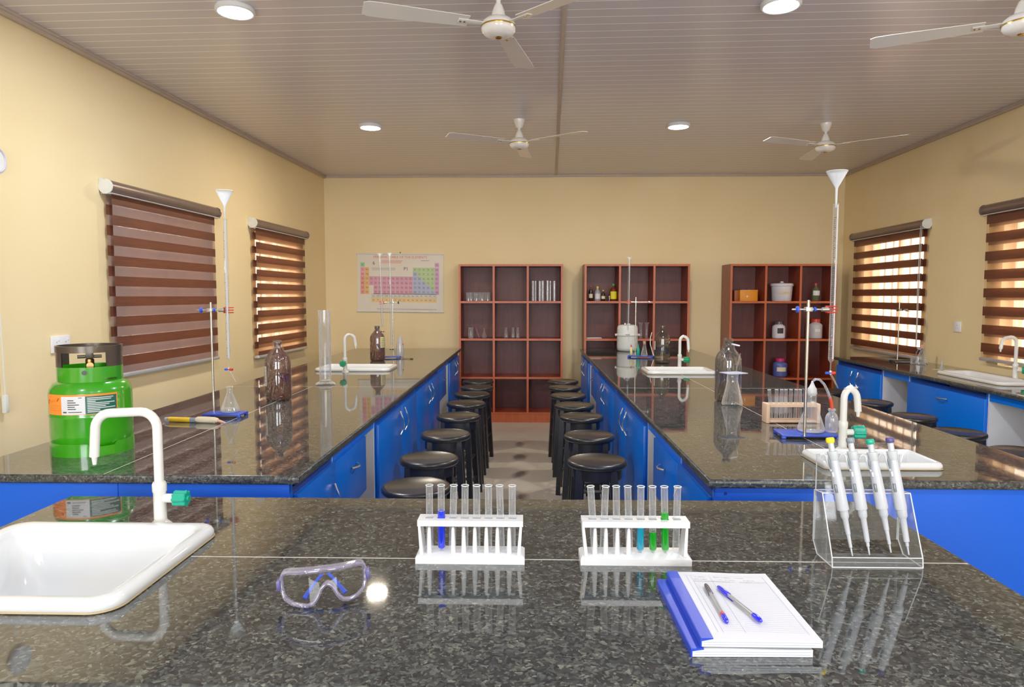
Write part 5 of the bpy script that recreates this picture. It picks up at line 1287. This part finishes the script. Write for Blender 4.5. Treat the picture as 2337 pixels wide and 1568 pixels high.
for rI, row in enumerate(sym):
    ks = kinds[rI].replace(' ', '')
    if len(ks) < 18: ks = ks[:-1]+ks[-2]*(18-len(ks))+ks[-1]
    for cI, sm in enumerate(row.split()):
        if sm == '.': continue
        x = xl+cw*(cI+0.5); z = zt_-ch*(rI+0.5)-(0.0 if rI else -0.005)
        ck = ks[cI] if ks[cI] in cm else 'l'
        cell(ck, x, z); sy.text(sm, 0.024, M['ink'], TP(x, z))
for rI, row in enumerate(('La Ce Pr Nd Pm Sm Eu Gd Tb Dy Ho Er Tm Yb Lu', 'Ac Th Pa U Np Pu Am Cm Bk Cf Es Fm Md No Lr')):
    for cI, sm in enumerate(row.split()):
        x = xl+cw*(cI+3.0); z = zt_-ch*(7.35+rI*0.95); cell('ly'[rI], x, z); sy.text(sm, 0.022, M['ink'], TP(x, z))
cells.build('element_cells', ps_); sy.build('element_symbols', ps_)
m = MB(); red2 = pbr('poster_red_ink', srgb(214, 84, 60), 0.5)
m.text('PERIODIC TABLE OF THE ELEMENTS', 0.042, red2, TP(0.0, PH/2-0.036))
for k in range(3): m.box((-0.24, -0.0052, PH/2-0.082-0.014*k), (0.03-0.01*k, -0.0045, PH/2-0.077-0.014*k), red2)
m.box((0.26, -0.0052, PH/2-0.080), (0.36, -0.0045, PH/2-0.075), M['pencil'])
for k in range(3): m.box((-0.36, -0.0052, 0.185-0.013*k), (-0.06, -0.0045, 0.188-0.013*k), M['pencil'])
for k in range(2): m.box((-0.30, -0.0052, -PH/2+0.030-0.012*k), (0.46, -0.0045, -PH/2+0.033-0.012*k), M['pencil'])
m.build('printed_text', ps_)
navy = pbr('navy_marker_ink', srgb(30, 40, 90), 0.5)
m = MB(); m.text('6', 0.065, navy, TP(-0.335, 0.245)); m.text('P1', 0.06, navy, TP(0.072, 0.175)); m.build('marker_note', ps_)

# ------------------------------------------------------------------ sockets, clock, cord on the walls
def on_wall(side, y, z, off=0.001):
    W = wall_frame(side); s = 1 if side == 'left' else -1
    return W @ Matrix.Translation((s*off, y-8.6, z)) @ Matrix.Rotation(PI/2 if s > 0 else -PI/2, 4, 'Z') @ Matrix.Rotation(0, 4, 'X')
def socket(label, side, y, z, w, h, gangs):
    t = thing('wall_socket', label, 'socket'); t.matrix_world = on_wall(side, y, z)
    m = MB(); m.box((-w/2, -0.012, -h/2), (w/2, 0.0, h/2), M['leaf'], 0.003); m.build('face_plate', t)
    m = MB()
    for g_ in range(gangs):
        cx = (g_-(gangs-1)/2)*w/gangs
        for (dx, dz, a_, b_) in ((0, 0.012, 0.003, 0.008), (-0.012, -0.012, 0.0065, 0.003), (0.012, -0.012, 0.0065, 0.003)): m.box((cx+dx-a_/2, -0.0128, dz-b_/2), (cx+dx+a_/2, -0.0118, dz+b_/2), M['dark'])
    m.build('pin_hole', t)
    m = MB()
    for g_ in range(gangs): cx = (g_-(gangs-1)/2)*w/gangs; m.box((cx+0.012, -0.015, 0.018), (cx+0.022, -0.0115, 0.034), M['leaf'], 0.002)
    m.build('rocker_switch', t); return t
socket('double white wall socket behind the green gas cylinder', 'left', 3.92, 1.252, 0.150, 0.098, 2)
socket('single white wall socket between the two right wall blinds', 'right', 6.17, 1.258, 0.10, 0.092, 1)
t = thing('wall_clock', 'small pale-rimmed round clock cut off by the left frame edge', 'clock'); t.matrix_world = on_wall('left', 3.500, 2.232)
T = Matrix.Rotation(PI/2, 4, 'X')
m = MB(); m.lathe([(0.066, 0.0), (0.072, 0.01), (0.072, 0.022), (0.062, 0.028), (0.058, 0.02), (0.0, 0.02)], M['bucket'], 48, T=T); m.build('case', t)
m = MB(); m.lathe([(0.0, 0.0), (0.056, 0.0), (0.056, 0.001), (0, 0.001)], M['railcap'], 48, T=T @ Matrix.Translation((0, 0, 0.0205))); m.build('dial', t)
t = thing('blind_chain', 'thin white bead chain hanging on the left wall at the frame edge', 'chain'); t.matrix_world = on_wall('left', 3.485, 0.97)
m = MB(); m.tube([(0.0, -0.02, 0.0), (-0.004, -0.02, 0.25), (-0.02, -0.025, 0.8), (-0.03, -0.03, 1.1)], 0.003, M['railcap'], 6); m.build('bead_line', t)
m = MB(); m.box((-0.012, -0.03, -0.05), (0.012, -0.005, 0.045), M['railcap'], 0.005); m.build('tensioner', t)

# ------------------------------------------------------------------ ceiling fans and lights
def make_fan():
    root = thing('ceiling_fan', '', 'ceiling fan'); h = ZC-2.83
    m = MB(); m.lathe([(0.012, -0.075), (0.030, -0.060), (0.046, -0.015), (0.048, 0.0)], M['fanw'], 28); m.build('canopy', root)
    m = MB(); m.cyl((0, 0, -h+0.08), (0, 0, -0.06), 0.011, M['fanw']); m.lathe([(0.036, -h+0.045), (0.030, -h+0.075), (0.018, -h+0.105), (0.012, -h+0.108)], M['fanw'], 24); m.build('downrod', root)
    m = MB(); m.lathe([(0.0, -h-0.048), (0.040, -h-0.046), (0.070, -h-0.034), (0.082, -h-0.018), (0.084, -h+0.005), (0.078, -h+0.022), (0.060, -h+0.038), (0.036, -h+0.046), (0.0, -h+0.047)], M['fanw'], 40); m.build('motor_housing', root, angle=50)
    m = MB(); m.lathe([(0.0845, -h-0.004), (0.0855, -h), (0.0845, -h+0.004)], M['gold'], 40, cap0=False, cap1=False); m.lathe([(0.0, -h-0.052), (0.014, -h-0.052), (0.018, -h-0.047)], M['gold'], 16); m.build('gold_ring', root)
    for i in range(3):
        a_ = 2*PI*i/3; T = Matrix.Rotation(a_, 4, 'Z') @ Matrix.Translation((0, 0, -h+0.012)) @ Matrix.Rotation(math.radians(9), 4, 'X')
        m = MB(); P_ = [(0.15, -0.045), (0.55, -0.062), (0.62, -0.060), (0.645, -0.045), (0.645, 0.045), (0.62, 0.058), (0.55, 0.060), (0.15, 0.045)]
        m.prism(P_, -0.0015, 0.0015, M['fanw'], T=T); bl = m.build('blade', root)
        m = MB(); m.box((0.075, -0.018, -0.005), (0.20, 0.018, -0.0016), M['fanw'], 0.001, T=T)
        for bx_ in (0.17, 0.19): m.cyl((bx_, 0, -0.008), (bx_, 0, -0.004), 0.005, M['gold'], T=T)
        m.build('blade_arm', bl)
    return root
fan0 = make_fan()
fans = [(-0.145, 3.40, math.radians(199), 'white ceiling fan at the top centre, nearest the camera'), (-0.077, 5.935, math.radians(205), 'white ceiling fan in the far middle of the room'), (2.59, 6.12, math.radians(203), 'white ceiling fan at the far right, above the tall burette'), (2.36, 3.42, math.radians(155), 'white ceiling fan cut off by the top right corner')]
for i, (x, y, a_, lab) in enumerate(fans):
    if i == 0: fan0.location = (x, y, ZC); fan0.rotation_euler = (0, 0, a_); fan0['label'] = lab; fan0['group'] = 'ceiling fans'
    else: copy_tree(fan0, (x, y, ZC), a_, lab, 'ceiling fans')
def make_light():
    root = thing('ceiling_light', '', 'ceiling light')
    m = MB(); m.lathe([(0.098, 0.0), (0.100, -0.004), (0.100, -0.020), (0.092, -0.026), (0.086, -0.024)], M['whitep'], 48, cap0=False, cap1=False); m.build('housing', root)
    m = MB(); m.lathe([(0.0, -0.0235), (0.087, -0.0235), (0.087, -0.0215), (0.0, -0.0215)], M['led'], 48); m.build('diffuser', root); return root
l0 = make_light()
LP = [(-1.53, 3.64, 'round white ceiling light at the upper left, nearer one'), (-1.39, 6.10, 'round white ceiling light left of the far middle fan'), (1.315, 6.13, 'round white ceiling light between the two far fans'), (1.29, 3.63, 'round white ceiling light cut by the top edge, right of centre'), (-1.6, 0.6, 'round white ceiling light behind the camera on the left'), (1.25, 0.6, 'round white ceiling light behind the camera on the right')]
for i, (x, y, lab) in enumerate(LP):
    if i == 0: l0.location = (x, y, ZC); l0['label'] = lab; l0['group'] = 'ceiling lights'
    else: copy_tree(l0, (x, y, ZC), None, lab, 'ceiling lights')
    ld = bpy.data.lights.new('downlight', 'AREA'); ld.shape = 'DISK'; ld.size = 0.17; ld.energy = (30 if y > 5 else 36) if y > 3 else 26; ld.color = (0.90, 0.95, 1.0) if y < 5 else (1.0, 0.84, 0.62)
    lo = bpy.data.objects.new('downlight_lamp', ld); COL.objects.link(lo); lo.location = (x, y, ZC-0.03)

# ------------------------------------------------------------------ daylight and added fill lamps
def area(name, loc, rot, sx, sy, e, col):
    ld = bpy.data.lights.new(name, 'AREA'); ld.shape = 'RECTANGLE'; ld.size = sx; ld.size_y = sy; ld.energy = e; ld.color = col
    lo = bpy.data.objects.new(name, ld); COL.objects.link(lo); lo.location = loc; lo.rotation_euler = rot; return lo
for (a_, b_, c_, d_) in FILL_WIN:
    area('front_fill_lamp', ((a_+b_)/2, YF-0.05, (c_+d_)/2), (PI/2, 0, 0), 1.5, 1.2, 90, (0.86, 0.94, 1.0))  # soft fill lamps, added in the made-up openings behind the camera
area('side_window_daylight', (XL(2.2)-0.05, 2.2, 1.6), (0, -PI/2, 0), 1.1, 1.2, 22, (1.0, 0.97, 0.93))
area('side_window_daylight', (XR(2.2)+0.05, 2.2, 1.6), (0, PI/2, 0), 1.1, 1.2, 40, (1.0, 0.94, 0.86))
w = bpy.data.worlds.new('daylight'); scene.world = w; w.use_nodes = True
bg = w.node_tree.nodes['Background']; bg.inputs[0].default_value = (1.0, 0.93, 0.82, 1); bg.inputs[1].default_value = 11

# ------------------------------------------------------------------ camera
cam = bpy.data.cameras.new('camera'); cam.sensor_width = 36; cam.sensor_fit = 'HORIZONTAL'; cam.lens = 36*1558/2337; cam.clip_start = 0.02
co = bpy.data.objects.new('camera', cam); COL.objects.link(co); co.location = (0, 0, EYE)
ph = math.atan(109/1558); th = math.atan(36.5/1558*math.cos(ph))
co.rotation_euler = (PI/2-ph, 0, th); scene.camera = co
scene.view_settings.view_transform = 'Standard'; scene.view_settings.look = 'None'
scene.view_settings.exposure = -0.12; scene.view_settings.gamma = 1.18
scene.cycles.max_bounces = 12; scene.cycles.transparent_max_bounces = 24; scene.cycles.sample_clamp_indirect = 6
scene.cycles.caustics_reflective = False; scene.cycles.caustics_refractive = False
bpy.context.view_layer.update()
